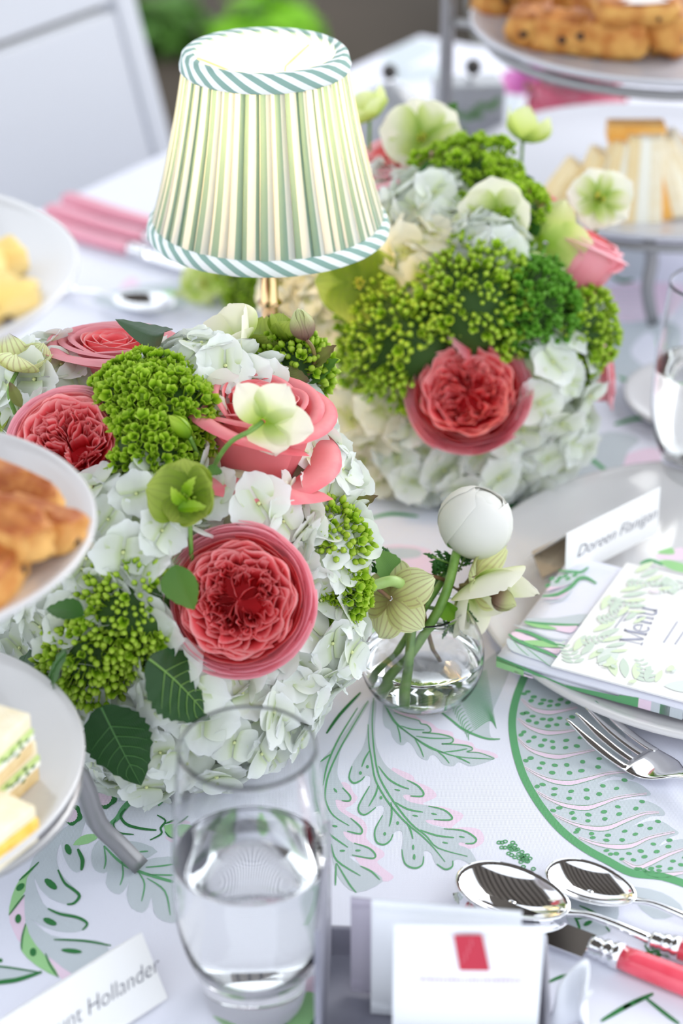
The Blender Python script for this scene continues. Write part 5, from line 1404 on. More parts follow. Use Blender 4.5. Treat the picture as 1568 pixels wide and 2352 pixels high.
def leaf(base, tip, up, wid, label, mat, group=None, serr=0.0, fold=.3, curl=.3, twist=0.0, name='leaf', vein=None, stem=None, stem_m=None):
    m4 = leaf_frame(base, tip, up); L = (Vector(tip) - Vector(base)).length
    o = leaf_mb(L, wid, serr, fold, curl, twist=twist, nu=10, nv=22 if serr else 12).build(name, mat, None); o.matrix_basis = m4
    tag(o, label, 'leaf', group)
    if vein:
        mb = MB(); n = 8
        def pt(u, v, dz=.0003):
            w = wid / 2 * math.sin(PI * min(.995, max(.01, v)) ** .75) ** .85; x = u * w; th = curl * v; z = abs(u) * w * fold + L * (-math.sin(th * v)) * .5 + dz
            return (x * math.cos(twist * v) - z * math.sin(twist * v), L * v, x * math.sin(twist * v) + z * math.cos(twist * v))
        mb.tube([pt(0, i / 10) for i in range(11)], [.0007 * (1 - .8 * i / 10) for i in range(11)], 5, cap=False)
        for k in range(1, 6):
            v0 = .1 + k * .12
            for s_ in (-1, 1): mb.tube([pt(s_ * e * .85, v0 + .16 * e + .04 * e * e) for e in (0, .33, .66, 1)], [.0004, .0003, .00025, .0001], 4, cap=False)
        mb.build('veins', vein, o)
    if stem:
        mb = MB().tube(smooth_pts(stem, 4), .0012, 6); MB().add(mb, m4.inverted()).build('stem', stem_m or stem_green, o)
    return o
vein_m = pmat('leaf_vein', srgb(110, 150, 70), .5)
vein_d = pmat('leaf_vein_dark', srgb(70, 116, 56), .5)

# ------------------------------------------------------------ nearer arrangement
foam = pmat('floral_foam', srgb(40, 66, 28), .9, bump=(200, .8))
t = thing('flower_bowl', 'low bowl packed with foliage hidden inside the nearer flowers', 'bowl', (DA.c.x, DA.c.y, 0))
MB().lathe([(.0001, 0), (.055, 0), (.070, .03), (.075, .06), (.072, .06), (.0001, .055)], 32).build('bowl', glass and white_porcelain, t)
MB().ball((0, 0, .082), (.076, .098, .095), 24, 14).build('packed_foliage', foam, t)
R1P = tow(DA, 545, 1378, .026); R1A = aim(.0, .06, .99)
R2P = tow(DA, 152, 1006, .016); R2A = aim(-.05, .36, .90)
R3P = tow(DA, 598, 918, .032); R3A = aim(.14, .84, .50)
R4P = AY(262, 782, 1.075)
B1P = tow(DB, 1072, 892, .014); B1A = aim(-.10, .18, .95)
EXC += [(R1P, R1A, .051, .045), (R2P, R2A, .036, .025), (tow(DA, 606, 1010, .02), aim(0, .1, .95), .034, .03), (tow(DA, 610, 1075, .02), aim(0, .1, .95), .014, .02), (B1P, B1A, .041, .03), (R4P, aim(0, .9, .3), .03, .02)]
GW = 'white hydrangea heads in the nearer arrangement'
hs = [(560,1690,.047,'white hydrangea head directly under the big front rose'),(330,1730,.043,'white hydrangea head low at the front, right of the lowest left plate'),(300,1225,.042,'white hydrangea head left of the green hellebore, beside the middle plate'),
      (735,1090,.040,'white hydrangea head right of the tall cupped rose'),(745,1480,.040,'white hydrangea head at the right edge beside the bud vase'),(455,850,.037,'white hydrangea head behind the tall cupped rose'),
      (90,860,.036,'white hydrangea head below the topmost left plate'),(140,1420,.038,'white hydrangea head partly behind the middle left plate'),(600,1150,.036,'white hydrangea head between the two largest pink roses'),
      (760,1270,.032,'white hydrangea head behind the red-stemmed bud, right side'),(440,1540,.036,'white hydrangea head left of the big front rose\'s lower rim'),(200,1650,.036,'white hydrangea head beside the dark drooping leaves'),
      (660,1620,.040,'white hydrangea head low on the right above the printed leaf'),(590,900,.030,'white hydrangea head behind the hellebore bud spray'),(690,950,.030,'white hydrangea head peeking out above the cupped rose'),(400,1330,.034,'white hydrangea head behind the left edge of the big front rose'),(40,1560,.036,'white hydrangea head between the middle and lowest left plates')]
for i, (px, py, R, lab) in enumerate(hs): LOWH = hydrangea(DA, px, py, R, lab, GW, n=int((58 + R * 600) * .62), seed=i)
GG = 'green bud heads in the nearer arrangement'
green_head(DA, 325, 912, .031, 'bright green bud head on top beside the reclining rose', GG, BUDA, 120, 1, .45)
green_head(DA, 395, 935, .028, 'green bud head between the left rose and the cupped rose', GG, BUDA, 80, 2, .40)
green_head(DA, 345, 1020, .024, 'darker green bud head tucked right of the left rose', GG, BUDA, 70, 3, .45)
green_head(DA, 300, 1405, .032, 'green bud head with tiny closed buds above the dark leaves', GG, BUDB, 100, 4, .42)
green_head(DA, 205, 1500, .028, 'lime green bud head spread over the dark leaves, lower left', GG, BUDB, 90, 5, .35)
green_head(DA, 330, 1490, .016, 'small lime bud sprig right of the folded leaf', GG, BUDB, 40, 6, .25)
green_head(DA, 765, 1240, .024, 'green bud head at the right side behind the red stem', GG, BUDB, 80, 7, .25)
green_head(DA, 775, 1360, .020, 'small green bud head beside the bud vase', GG, BUDA, 60, 8, .25)
green_head(DA, 690, 830, .020, 'green bud head behind the hellebore spray', GG, BUDB, 60, 9, .3)
# roses
rose(R1P, R1A, .0405, 'largest pink garden rose, round and quartered, at the front', 'pink roses in the nearer arrangement', 5, 4, spin=.6)
rose(R2P, R2A, .0350, 'pink garden rose at the left above the middle plate', 'pink roses in the nearer arrangement', 12, 4, spin=.2)
cup_rose(R3P, R3A, .0310, .074, 'tall cupped coral rose with rolled petal lips', 'pink roses in the nearer arrangement', 3, spin=-1.9)
cup_rose(R4P, aim(.05, .90, .36), .0310, .034, 'dusty pink rose seen from the side at the top left', 'pink roses in the nearer arrangement', 8, spin=.4, mo=petal_mat('rose_dusty', [(0, srgb(214, 100, 112)), (.6, srgb(234, 134, 146)), (1, srgb(242, 164, 172))], .28, .5), flare=1.0)
# leaves of the lower left
def da(px, py, o=0.0): return DA.hit(px, py, o)
leaf(da(350,1472,.030), da(474,1566,.034), aim(.1,.5,.8), .038, 'large dark serrated leaf pointing to the big front rose', leaf_dark, 'dark serrated leaves', .05, -.22, .7, vein=vein_m, name='serrated_leaf')
leaf(da(270,1560,.030), da(342,1712,.034), aim(-.1,.3,.95), .036, 'dark serrated leaf hanging down over the white florets', leaf_dark, 'dark serrated leaves', .05, -.2, .3, vein=vein_d, name='serrated_leaf')
leaf(da(135,1545,.022), da(178,1695,.028), aim(-.4,.2,.9), .034, 'dark serrated leaf beside the rim of the lowest left plate', leaf_dark, 'dark serrated leaves', .05, -.2, .4, vein=vein_d, name='serrated_leaf')
leaf(da(225,1450,.040), da(135,1545,.040), aim(-.3,.7,.7), .022, 'pale folded green leaf lying on the lime buds', leaf_green, None, .03, -.15, .9, vein=vein_d, name='folded_leaf')
leaf(da(150,1510,.016), da(60,1500,.018), aim(-.3,.7,.7), .026, 'dark leaf between the two lower left plates', leaf_dark, None, .03, .2, .4, name='serrated_leaf')
leaf(da(378,868,.03), AY(350,800,1.075), aim(-.3,.4,.9), .016, 'dark curled leaf standing behind the top green buds', leaf_dark, None, .0, -.6, -.9, name='curled_leaf')
leaf(da(245,1390,.034), da(180,1365,.034), aim(0,.6,.8), .014, 'small glossy green leaf over the closed green buds', leaf_green, None, .0, .3, .6)
leaf(da(395,1300,.022), da(425,1390,.022), aim(-.5,.3,.9), .022, 'olive leaf under the hellebore, left of the big front rose', leaf_mid, None)
# hellebores, sprays and buds of the nearer arrangement
GH = 'hellebores in the nearer arrangement'
c1 = da(420, 1175, .026); hellebore(c1, aim(-.25, .15, .9), 'green hellebore with upright bracts beside white petals', hel_green, .0215, .55, 4, .3, GH, .70, stem=[c1 + aim(0, -.9, -.4) * .03, c1 + aim(.02, -1, -.6) * .05], sizes=[1.1, 1, .8, .8, .9])
leaf(c1 + aim(-.3, -.1, .6) * .004, c1 + aim(.2, .8, .9) * .017, aim(-.5, .2, .8), .008, 'pointed lime bract at the heart of the green hellebore', bud_green, 'lime bracts', fold=.5, name='bract')
leaf(c1 + aim(-.2, -.3, .6) * .006, c1 + aim(-.7, .4, 1) * .016, aim(-.5, .2, .8), .008, 'pointed lime bract leaning left in the green hellebore', bud_green, 'lime bracts', fold=.5, name='bract')
leaf(c1 + aim(-.5, -.5, .6) * .010, c1 + aim(1.1, -.4, 1) * .014, aim(-.1, .5, .8), .008, 'lime bract lying across the green hellebore', bud_green, 'lime bracts', fold=.5, name='bract')
c1 = AY(545, 800, 1.075); hellebore(c1, aim(-.45, .45, .35), 'white hellebore opening to the left at the top', hel_cream, .0255, .95, 6, .9, GH, .75, stem=[AY(615,850,1.078), AY(632,872,1.08), da(630,905,.0)], stem_m=stem_brown)
c1 = AY(622, 800, 1.10); hellebore(c1, aim(.25, .75, .45), 'yellow-green hellebore behind the white one at the top', hel_green, .023, .75, 8, .2, GH, .72, stem=[AY(628,850,1.09), da(628,900)])
c1 = AY(662, 785, 1.085); hellebore(c1, aim(.2, .8, .1), 'yellow-green hellebore half hidden behind the purple bud', hel_green, .019, 1.0, 28, .5, GH, .66, stem=[AY(640,850,1.09), da(628,900)], centre=False)
def bud(px, py, y, axis, L, R, label, stem, mat=hel_bud, sm=stem_brown, group=None):
    c = AY(px, py, y); m4 = orient(c, axis); t = thing('flower_bud', label, 'bud', mat=m4, group=group)
    MB().grid(lambda u, v: (R * math.sin(PI * min(1, v ** .8)) ** .8 * math.cos(PI * u), R * math.sin(PI * min(1, v ** .8)) ** .8 * math.sin(PI * u), L * v), 14, 10, closed=True).build('bud_body', mat, t)
    for k in range(3):
        a0 = k * 2.1; MB().grid(lambda u, v: ((R * 1.06 * math.sin(PI * min(1, (.02 + .9 * v) ** .8)) ** .8) * math.cos(a0 + u * .85 * math.sin(PI * (.15 + .8 * v))), (R * 1.06 * math.sin(PI * min(1, (.02 + .9 * v) ** .8)) ** .8) * math.sin(a0 + u * .85 * math.sin(PI * (.15 + .8 * v))), L * (.01 + .95 * v)), 6, 8).build('sepal', mat, t)
    mb = MB().tube(smooth_pts([c + Vector(axis) * .0005] + list(stem), 5), .00125, 7); MB().add(mb, m4.inverted()).build('stem', sm, t)
    return t
bud(703, 782, 1.07, aim(-.25, .95, .15), .0195, .0072, 'plump purple-green hellebore bud standing above the flowers', [AY(718,800,1.07), AY(722,835,1.07), AY(705,862,1.072), AY(690,885,1.075)])
bud(792, 1168, 1.01, aim(.9, .6, .2), .0075, .0048, 'tiny pale bud at the tip of the red stem', [AY(785,1180,1.01), AY(775,1215,1.0), AY(745,1260,.99), AY(700,1288,.985), AY(680,1295,.99)], mat=hel_cream)
bud(742, 1298, .985, aim(.85, .65, .2), .016, .0042, 'narrow brown bud on a red stem beside the big front rose', [AY(725,1312,.985), AY(705,1308,.985), AY(690,1300,.99)])
# green hellebore bud seen over the green heads
c1 = da(425, 1000, .03)
bud(437, 1005, c1.y, aim(-.75, .8, .3), .017, .0048, 'lime green bud with forked tip over the green heads', [AY(455,1050,c1.y + .004), AY(462,1100,c1.y + .012), da(470,1130)], mat=bud_green, sm=stem_green)
for px0, py0, px1, py1, w_, m_, lab, y_ in [(716,843,778,797,.011,leaf_olive,'brown-tinged narrow leaf rising behind the hellebore bud',1.07),(705,878,784,832,.014,leaf_mid,'green pointed leaf of the bud spray pointing right',1.072),(630,872,710,882,.018,leaf_olive,'dark olive leaf lying above the cupped rose',1.06),(622,866,655,806,.013,leaf_green,'fresh green leaf upright between the hellebore stems',1.075),
        (668,1270,744,1180,.016,leaf_mid,'long green leaf above the big front rose',.985),(688,1308,762,1360,.018,leaf_olive,'bronze-green leaf at the right rim of the big front rose',.975),(752,1320,805,1258,.014,leaf_green,'dark green leaf right of the brown bud',.995),(785,1185,870,1140,.011,leaf_olive,'olive leaf at the tip of the red stem',1.01),(786,1170,812,1128,.008,leaf_olive,'small brown leaf wrapped round the tiny bud',1.01),
        (768,1405,806,1432,.012,leaf_dark,'dark leaf tip between the white florets and the bud vase',1.0),(760,1340,800,1400,.014,leaf_green,'green leaf edge behind the lower right florets',1.02)]:
    leaf(AY(px0, py0, y_), AY(px1, py1, y_), aim(random.uniform(-.5, .1), .5, .8), w_, lab, m_, 'spray leaves of the nearer arrangement', 0, .35, random.uniform(-.4, .5))
# hellebore seen from behind over the cupped rose
c1 = AY(603, 968, .952)
hellebore(c1, -aim(-.25, -.45, .8), 'pale hellebore seen from behind over the cupped rose', hel_cream, .0262, .30, 9, .55, GH, .50, stem=[AY(575,990,.944), AY(530,1015,.944), AY(497,1060,.950), AY(478,1110,.975)], centre=False, skip=(3,), sr=.0014)
leaf(AY(495,1068,.947), AY(484,1092,.944), aim(.6, -.2, .8), .010, 'little round leaf on the stem before the cupped rose', leaf_mid, None)
c1 = AY(455, 1010, .985)
hellebore(c1, aim(.35, .05, -.4), 'pale hellebore hanging sideways left of the cupped rose', hel_cream, .0275, .35, 14, .25, GH, .42, stem=[AY(462,1040,.975), AY(467,1080,.975), AY(458,1120,.99)], centre=False, sizes=[1, .5, .95, .9, .5])
c1 = AY(40, 850, 1.04); hellebore(c1, aim(.2, .8, .3), 'pale green hellebore below the topmost left plate', hel_vein, .024, .8, 16, .9, GH, .62, stem=[AY(20,900,1.03), AY(35,950,1.03)])
c1 = da(15, 985, .012); hellebore(c1, aim(-.3, .3, .8), 'olive hellebore petal at the left edge beside the left rose', hel_green, .022, .4, 17, .4, GH, .7)
leaf(AY(50,935,1.0), AY(18,875,1.01), aim(-.3, .3, .8), .007, 'thin dark bract at the left edge', leaf_olive, None)
c1 = da(745,1370,.0)
mb = MB().tube(smooth_pts([AY(760,1352,.99), AY(810,1362,.99), AY(860,1345,.995), AY(905,1335,1.0), AY(945,1360,1.01)], 5), .0034, 10)
PALE = mb
mb = MB().tube(smooth_pts([AY(60,1580,.95), AY(85,1530,.965), AY(120,1480,.98)], 4), .002, 8); RED = mb
# ------------------------------------------------------------ bud vase
VX, VY = T(965, 1590).x, T(965, 1590).y - .004
t = thing('bud_vase', 'small round clear glass vase half full of water', 'vase', (VX, VY, 0))
o_ = [(.0001, .0), (.016, .0), (.024, .0025), (.0325, .010), (.0372, .021), (.0385, .032), (.0365, .044), (.031, .055), (.0255, .0615), (.0245, .065), (.0262, .068)]
i_ = [(.0252, .0682), (.0232, .065), (.0243, .0608), (.0297, .0545), (.0350, .0435), (.0369, .032), (.0357, .0218), (.0312, .0118), (.023, .0055), (.0001, .0042)]
def fine_(p): return [(max(q.x, .0001), q.y) for q in smooth_pts([(a, b, 0) for a, b in p], 3)]
MB().lathe(fine_(o_) + fine_(i_), 64).build('glass_wall', glass, t)
w = fine_([(.0001, .0043), (.023, .0056), (.0311, .0119), (.0356, .0219), (.0368, .031)]) + [(.0364, .0335), (.02, .0333), (.0001, .0333)]
MB().lathe([(max(.0001, r - .0001), z) for r, z in w], 64).build('water', water, t)
mouth = Vector((VX, VY, .066))
def vstem(c, foot, rad, m=stem_green, mid=None): return smooth_pts([c] + ([mid] if mid else []) + [mouth + Vector(foot[0]), Vector((VX, VY, 0)) + Vector(foot[1])], 5)
c1 = AY(1092, 1200, 1.052)
rn = ranunculus(c1, aim(.35, .62, .35), .0232, 'white globe ranunculus bending out of the bud vase', ran_white, None, 2, 7, spin=.4)
mi_ = rn.matrix_basis.inverted()
MB().add(MB().tube(vstem(c1 + aim(-.4, -.8, 0) * .022, ((.010, -.002, 0), (-.022, -.010, .010)), 0, mid=c1 + aim(-1, -1.6, .1) * .022), .0030, 10), mi_).build('stem', stem_green, rn)
for a, L in ((-2.7, .013), (-2.2, .015), (-1.8, .014), (-3.1, .010)):
    d = aim(math.cos(a) * .5, math.sin(a) * .4, .55); b0 = c1 + aim(-.62, -.72, .25) * .0215
    tip = b0 + (aim(math.cos(a + 1.3), abs(math.sin(a + 1.9)) + .5, .35)) * L
    MB().add(MB().add(leaf_mb(L, .0075, 0, .4, .2), leaf_frame(b0, tip, aim(-.5, -.1, .8))), mi_).build('sepal', leaf_mid, rn)
# anemone with collapsed petals right of centre
c1 = AY(1088, 1320, 1.045)
hellebore(c1, aim(.75, -.1, .35), 'pale hellebore seen from the side above the vase mouth', hel_vein, .031, .50, 31, 1.2, 'hellebores in the bud vase', .52, stem=[AY(1052,1355,1.04), AY(1020,1332,1.035), AY(985,1322,1.03)], centre=False, skip=(1,), stem_m=stem_brown)
c1 = AY(1092, 1345, 1.04)
HV = hellebore(c1, aim(.45, -.60, .45), 'drooping white anemone at the right side of the vase', hel_cream, .037, .85, 33, .2, 'hellebores in the bud vase', .60, stem=[AY(1070,1360,1.052), AY(1040,1400,1.05), mouth], sizes=[1.1, 1, .8, .7, 1])
c1 = AY(896, 1375, .998)
HG = hellebore(c1, aim(.35, -.1, -.55), 'green-veined hellebore facing away in front of the vase', hel_vein, .0275, .45, 41, 2.0, 'hellebores in the bud vase', .50, stem=[AY(860,1348,.993), AY(790,1318,.988), AY(735,1308,.985), AY(700,1302,.985)], centre=False, stem_m=stem_brown, sr=.0013)
PALE.build('stem', stem_pale, HG, world=True)
bud(1128, 1368, 1.03, aim(.85, -.35, .1), .0165, .0068, 'oval pinkish green bud hanging at the right of the vase', [AY(1110,1352,1.03), AY(1085,1342,1.03), AY(1055,1345,1.032)])
# foliage in the vase
def frond_leaf(base, tip, up, L, label, mat, seed, group='feathery leaves in the bud vase', n=4, wid=.3):
    t = thing('feathery_leaf', label, 'leaf', mat=leaf_frame(base, tip, up), group=group); r = random.Random(seed)
    L = (Vector(tip) - Vector(base)).length
    MB().tube([(0, 0, 0), (0, L * .5, .001), (0, L, 0)], .0007, 5).build('midrib', stem_green, t)
    for k in range(n):
        y = L * (.25 + .6 * k / n)
        for s_ in (-1, 1):
            l_ = L * (.55 - .30 * k / n) * r.uniform(.8, 1.1)
            lf_ = MB().add(leaf_mb(l_, l_ * wid, .25, .3, .4, nv=8, nu=4), Matrix.Translation((0, y, 0)) @ Matrix.Rotation(-s_ * r.uniform(.5, 1.0), 4, 'Z') @ Matrix.Rotation(r.uniform(-.5, .5), 4, 'Y'))
            for e in (.45, .7): lf_.add(leaf_mb(l_ * .4, l_ * .14, 0, .3, .4, nv=5, nu=2), Matrix.Translation((0, y, 0)) @ Matrix.Rotation(-s_ * .8, 4, 'Z') @ Matrix.Translation((0, l_ * e, .0005)) @ Matrix.Rotation(s_ * .9, 4, 'Z'))
            lf_.build('leaflet', mat, t)
    MB().add(leaf_mb(L * .4, L * .14, .25, .3, .4, nv=8, nu=4), Matrix.Translation((0, L * .85, 0))).build('leaflet', mat, t)
    return t
fg = petal_mat('feathery_green', [(0, srgb(42, 88, 34)), (1, srgb(60, 110, 44))], .25, .45)
frond_leaf(AY(1060,1308,1.045), AY(992,1278,1.04), aim(0, .3, .9), 0, 'feathery leaf pointing left below the ranunculus', fg, 1)
frond_leaf(AY(1052,1312,1.048), AY(1078,1256,1.05), aim(0, .3, .9), 0, 'feathery leaf upright against the ranunculus', fg, 2)
frond_leaf(AY(1055,1392,1.03), AY(1022,1452,1.02), aim(-.3, .3, .9), 0, 'dark feathery leaf hanging over the vase mouth', fg, 3)
frond_leaf(AY(1075,1385,1.035), AY(1072,1450,1.03), aim(.1, .3, .9), 0, 'feathery leaf hanging at the right of the vase mouth', fg, 4)
frond_leaf(AY(898,1332,1.01), AY(845,1250,1.02), aim(.3, .3, .9), 0, 'toothed leaf standing left of the vase', fg, 5, n=2, wid=.35)
frond_leaf(AY(985,1345,1.04), AY(1045,1290,1.05), aim(.3, .3, .9), 0, 'feathery leaf behind the vase flowers', fg, 6)
leaf(AY(905,1335,1.01), AY(868,1262,1.015), aim(.5, .4, .8), .021, 'broad bright green leaf behind the green-veined hellebore', leaf_mid, None, 0, .2, .2)
leaf(AY(915,1345,1.02), AY(822,1382,1.02), aim(0, .8, .4), .016, 'grey-green leaf under the pale stem left of the vase', leaf_dark, None)
leaf(AY(1020,1380,1.02), AY(1052,1440,1.015), aim(-.6, .3, .8), .014, 'curled bright green leaf at the vase mouth', petal_mat('lime_leaf', [(0, srgb(110, 170, 40)), (1, srgb(150, 200, 60))], .35, .4), None, 0, .5, .7)
for k, (top_, foot, rad, m, lab) in enumerate([(AY(1010,1330,1.05), ((-.004, .004, 0), (-.010, -.024, .007)), .0030, stem_green, 'thick green stem leaning in the vase water'), (AY(1040,1300,1.06), ((.004, .006, 0), (-.027, -.004, .011)), .0022, stem_green, 'green stem crossing to the left in the vase'), (AY(985,1330,1.04), ((.0, -.002, 0), (.012, .006, .012)), .0014, stem_brown, 'thin brown stem standing in the vase')]):
    mb = MB().tube(smooth_pts([top_, mouth + Vector(foot[0]), Vector((VX, VY, 0)) + Vector(foot[1])], 5), rad, 10); mb.build('stem', m, HV, world=True)

# ------------------------------------------------------------ further arrangement
t = thing('flower_bowl', 'low bowl packed with foliage hidden inside the further flowers', 'bowl', (DB.c.x, DB.c.y, 0))
MB().lathe([(.0001, 0), (.055, 0), (.070, .03), (.075, .06), (.072, .06), (.0001, .055)], 32).build('bowl', white_porcelain, t)
MB().ball((0, 0, .082), (.080, .096, .092), 24, 14).build('packed_foliage', foam, t)
GWB = 'white hydrangea heads in the further arrangement'
hb = [(965,470,.036,0,'cream hydrangea head right of the lamp shade\'s lower half'),(940,585,.036,1,'creamy hydrangea head lit by the lamp, right of the shade rim'),(830,960,.042,1,'cream hydrangea head at the left foot of the further arrangement'),(960,1075,.040,0,'white hydrangea head at the front foot below the round rose'),
      (1250,890,.048,0,'full white hydrangea head right of the round rose'),(1120,1090,.040,0,'white hydrangea head at the foot behind the ranunculus'),(1270,1040,.040,0,'white hydrangea head at the lower right of the further arrangement'),(750,710,.034,1,'cream hydrangea head glowing beside the lamp pole'),
      (1110,570,.030,0,'white hydrangea head behind the drooping hellebores'),(870,1060,.036,1,'cream hydrangea head low beside the nearer arrangement'),(870,430,.026,0,'white hydrangea head behind the lamp shade\'s right edge'),(760,880,.032,1,'cream hydrangea head behind the nearer arrangement\'s bud spray'),(650,660,.024,1,'cream hydrangea head just behind the lamp pole')]
for i, (px, py, R, cr_, lab) in enumerate(hb): hydrangea(DB, px, py, R, lab, GWB, FLC if cr_ else FLW, n=int((50 + R * 500) * .65), seed=i + 40, sc=1.1)
GGB = 'green bud heads in the further arrangement'
green_head(DB, 1080, 400, .042, 'bright green bud head crowning the further arrangement', GGB, BUDA, 110, 21, .45)
green_head(DB, 905, 770, .046, 'olive green bud head left of the round rose', GGB, BUDB, 130, 22, .42, sc=1.15)
green_head(DB, 1085, 690, .044, 'lime green bud head above the round rose', GGB, BUDB, 120, 23, .42, sc=1.15)
green_head(DB, 1225, 700, .036, 'feathery deeper green head right of the lime one', GGB, BUDC, 100, 24, .42)
green_head(DB, 1335, 770, .034, 'mossy green head on the right side of the further arrangement', GGB, BUDB, 90, 25, .45)
green_head(DB, 1180, 480, .026, 'small green bud head behind the hellebores on top', GGB, BUDA, 60, 26, .4)
GR = 'pink roses in the further arrangement'
rose(B1P, B1A, .0425, 'round quartered pink rose at the front of the further arrangement', GR, 31, 4, spin=.9)
p0 = DB.hit(1330, 570, .0); cup_rose(p0 + aim(.3, .3, .4) * .012, aim(.42, .84, .25), .026, .060, 'cupped pink rose on the right flank of the further arrangement', GR, 33, spin=.9, mo=rose_outer, flare=.55)
p0 = DB.hit(905, 380, .0); cup_rose(p0 + aim(0, .5, .3) * .008, aim(-.3, .7, .5), .030, .040, 'pink rose just right of the lamp shade', GR, 35, spin=.3, mo=rose_outer)
p0 = DB.hit(1265, 480, .0); rose(p0 + aim(.2, .5, .3) * .006, aim(.5, .6, .3), .023, 'small pink rose behind the hellebores on the right', GR, 37, 4, detail=0)
p0 = DB.hit(1400, 850, .0); cup_rose(p0, aim(.8, .1, .1), .022, .04, 'pink rose edge low on the right flank', GR, 38, mo=rose_outer)
leaf(DB.hit(1080,800,.0), DB.hit(1040,770,.012), aim(0, .6, .8), .03, 'single pink petal standing above the round rose', rose_outer, None, name='rose_petal', fold=.1)
GHB = 'hellebores in the further arrangement'
def db(px, py, o=0.0): return DB.hit(px, py, o)
def hb_(px, py, y, ax, lab, mat, L, cup, seed, spin, wid=.66, stem=None, **k):
    c = AY(px, py, y); hellebore(c, ax, lab, mat, L, cup, seed, spin, GHB, wid, stem=stem or [c + aim(0, -.8, -.6) * .03, c + aim(0, -1, -.8) * .05], **k)
hb_(968, 318, 1.40, aim(-.1, .15, .9), 'white hellebore at the top in front of the round bottle', hel_cream, .030, .35, 51, .3, .72)
hb_(1140, 500, 1.30, aim(-.1, -.2, .9), 'white and lime hellebore facing us above the green heads', hel_cream, .034, .35, 52, .05, .62, sizes=[1, .8, 1.15, .9, .8])
hb_(1252, 560, 1.30, -aim(-.3, -.2, .9), 'pale hellebore seen from behind on the right', petal_mat('hellebore_lime', [(0, srgb(150, 190, 50)), (.5, srgb(214, 228, 130)), (1, srgb(236, 240, 190))], .35, .5), .032, .4, 53, .2, .45, centre=False)
hb_(1375, 458, 1.36, aim(.05, .2, .95), 'open white hellebore with a green star before the sandwiches', hel_cream, .0255, .15, 54, .2, .60)
hb_(1200, 325, 1.42, aim(.3, .8, .1), 'half-open pale hellebore at the top right', MATS['hellebore_lime'], .026, 1.1, 55, .4, .5)
hb_(848, 275, 1.42, aim(-.3, .6, .3), 'yellowish hellebore hugging the lamp shade\'s right side', MATS['hellebore_lime'], .026, .9, 56, .4, .6)
hb_(825, 650, 1.27, aim(.1, -.2, .9), 'yellow-green hellebore lit by the lamp below the shade', hel_green, .030, .35, 57, .25, .66)
hb_(1245, 600, 1.30, aim(-.3, -.6, .4), 'pale hellebore drooping over the feathery green head', MATS['hellebore_lime'], .022, .6, 59, 1.2, .5)
for px0, py0, px1, py1, y_, lab in [(1000,330,1040,235,1.42,'pointed green leaf standing at the top of the further arrangement'),(1170,400,1090,360,1.36,'green leaf lying on the top green head'),(1120,450,1220,400,1.35,'broad green leaf behind the facing hellebore'),(900,900,860,960,1.28,'dark leaf between the olive buds and cream florets'),(1290,790,1230,800,1.30,'green leaf beside the full white hydrangea'),(1210,480,1190,560,1.31,'dark green leaf under the right hellebores'),(1150,560,1200,640,1.30,'deep green leaf above the feathery head'),(960,395,1010,420,1.34,'green leaf right of the pink rose by the shade')]:
    leaf(AY(px0, py0, y_), AY(px1, py1, y_), aim(0, .6, .8), .028, lab, leaf_green, 'leaves in the further arrangement', 0, .3, .3)

# ------------------------------------------------------------ third small arrangement behind the lamp
DC = Dome((-.062, 1.66, .035), (.058, .055, .055))
t = thing('flower_bowl', 'small bowl holding the blurred flowers behind the lamp pole', 'bowl', (DC.c.x, DC.c.y, 0))
MB().lathe([(.0001, 0), (.030, 0), (.040, .02), (.042, .035), (.0001, .035)], 24).build('bowl', white_porcelain, t)
MB().ball((0, 0, .040), (.040, .040, .034), 16, 10).build('packed_foliage', foam, t)
green_head(DC, 570, 660, .024, 'green bud head behind the lamp pole', None, BUDB, 60, 61, .3)
p0 = DC.hit(565, 712); rose(p0, aim(-.1, .3, .9), .017, 'small pink rose behind the lamp pole', None, 62, 4, detail=0)
for k, (px, py, lab) in enumerate([(470, 655, 'upper blurred pale hellebore left of the lamp pole'), (500, 640, 'blurred hellebore nearest the shade, left of the lamp pole'), (445, 705, 'leftmost low blurred hellebore behind the nearer roses'), (490, 725, 'lowest blurred hellebore left of the lamp pole')]):
    c = AY(px, py, 1.62); hellebore(c, aim(-.3, .3, .8), lab, MATS['hellebore_lime'], .024, .4, 70 + k, k, 'blurred hellebores behind the lamp', .62, stem=[c + aim(.3, -.8, -.3) * .03, c + aim(1, -1, -.3) * .04])
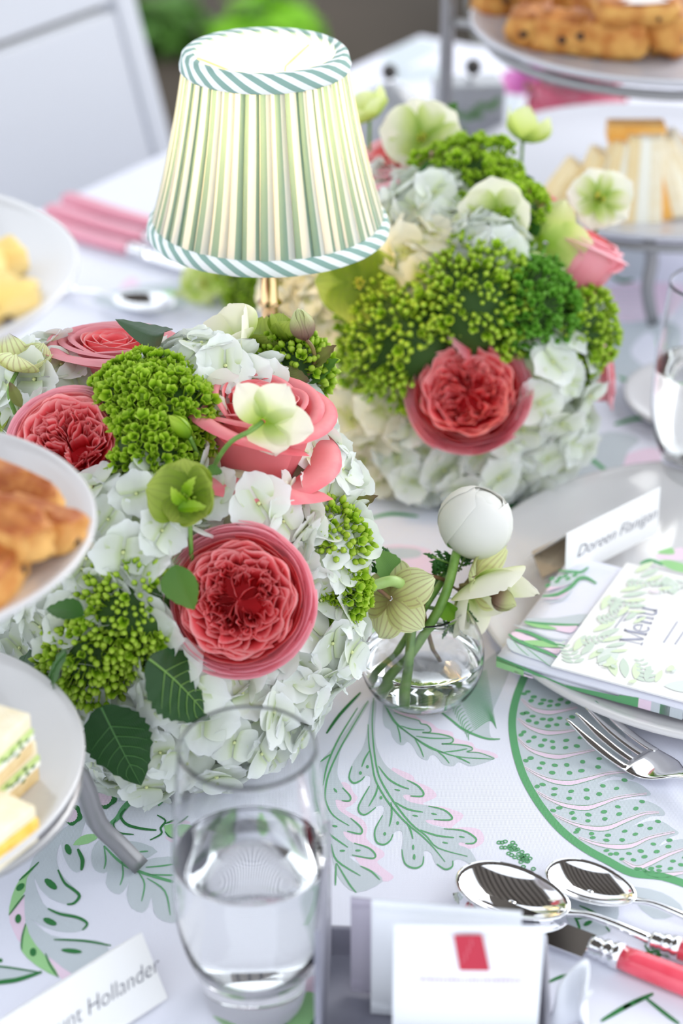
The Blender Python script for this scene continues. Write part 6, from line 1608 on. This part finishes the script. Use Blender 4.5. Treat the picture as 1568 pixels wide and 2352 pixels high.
# ------------------------------------------------------------ pink flowers beyond the further stand
c1 = AY(1325, 235, 2.02); ranunculus(c1, aim(0, .75, .6), .050, 'large blush ranunculus with rosy petal edges beyond the stand', ran_pink, None, 81, 7, 1.0)
MB_ = MB().lathe([(.0001, 0), (.03, 0), (.034, .02), (.028, .035), (.0001, .034)], 24).build('flower_cup', white_porcelain, None); MB_.location = (c1.x, c1.y, 0); tag(MB_, 'white cup under the large blush ranunculus', 'cup')
c1 = AY(1215, 205, 2.06); hellebore(c1, aim(-.2, .6, .5), 'magenta petalled flower left of the blush ranunculus', petal_mat('magenta', [(0, srgb(200, 90, 170)), (1, srgb(232, 150, 210))], .35, .5), .034, .5, 82, .4, None, .6, stem=[T(1260, 330)])
RED.build('stem', stem_brown, LOWH, world=True)
# ------------------------------------------------------------ beyond the table
def bush(x, y, z, R, n, seed, label, mat, name='garden_plant', L=.13):
    t = thing(name, label, 'plant', (x, y, z))
    me = leaf_mb(L, L * .28, 0, .3).mesh('leaf', mat); r = random.Random(seed)
    MB().tube([(0, 0, 0), (0, 0, R * .8)], .02, 8).build('stem', stem_green, t)
    for k in range(n):
        a = r.uniform(0, 2 * PI); e = r.uniform(.1, 1.3)
        d = Vector((math.cos(a) * math.cos(e), math.sin(a) * math.cos(e), math.sin(e)))
        link('leaf', me, t, mat=orient(d * R * r.uniform(.3, .8), d, r.uniform(0, 6)))
q = T(600, 15, -.62); bush(q.x, q.y, -.75, .19, 110, 1, 'bright green leafy plant on the floor beyond the table', petal_mat('plant_bright', [(0, srgb(110, 176, 20)), (1, srgb(142, 204, 40))], .3, .5))
q = T(372, -10, -.62); bush(q.x, q.y, -.75, .15, 70, 2, 'darker green leafy plant on the floor behind the chair', petal_mat('plant_dark', [(0, srgb(66, 112, 34)), (1, srgb(96, 140, 60))], .3, .5))
pot = pmat('pot_grey', srgb(190, 192, 194), .6)
# pale step / planter edge at the top right of the view
o = MB().box(-.9, .9, -.25, .25, -.75, -.50).build('trim_1', pmat('pale_step', srgb(188, 188, 186), .7), None, False); q = T(1180, -40, -.5); o.location = (q.x + .85, q.y + .45, 0); tag(o, kind='structure')
# pink flowers in a low bowl beyond the further stand
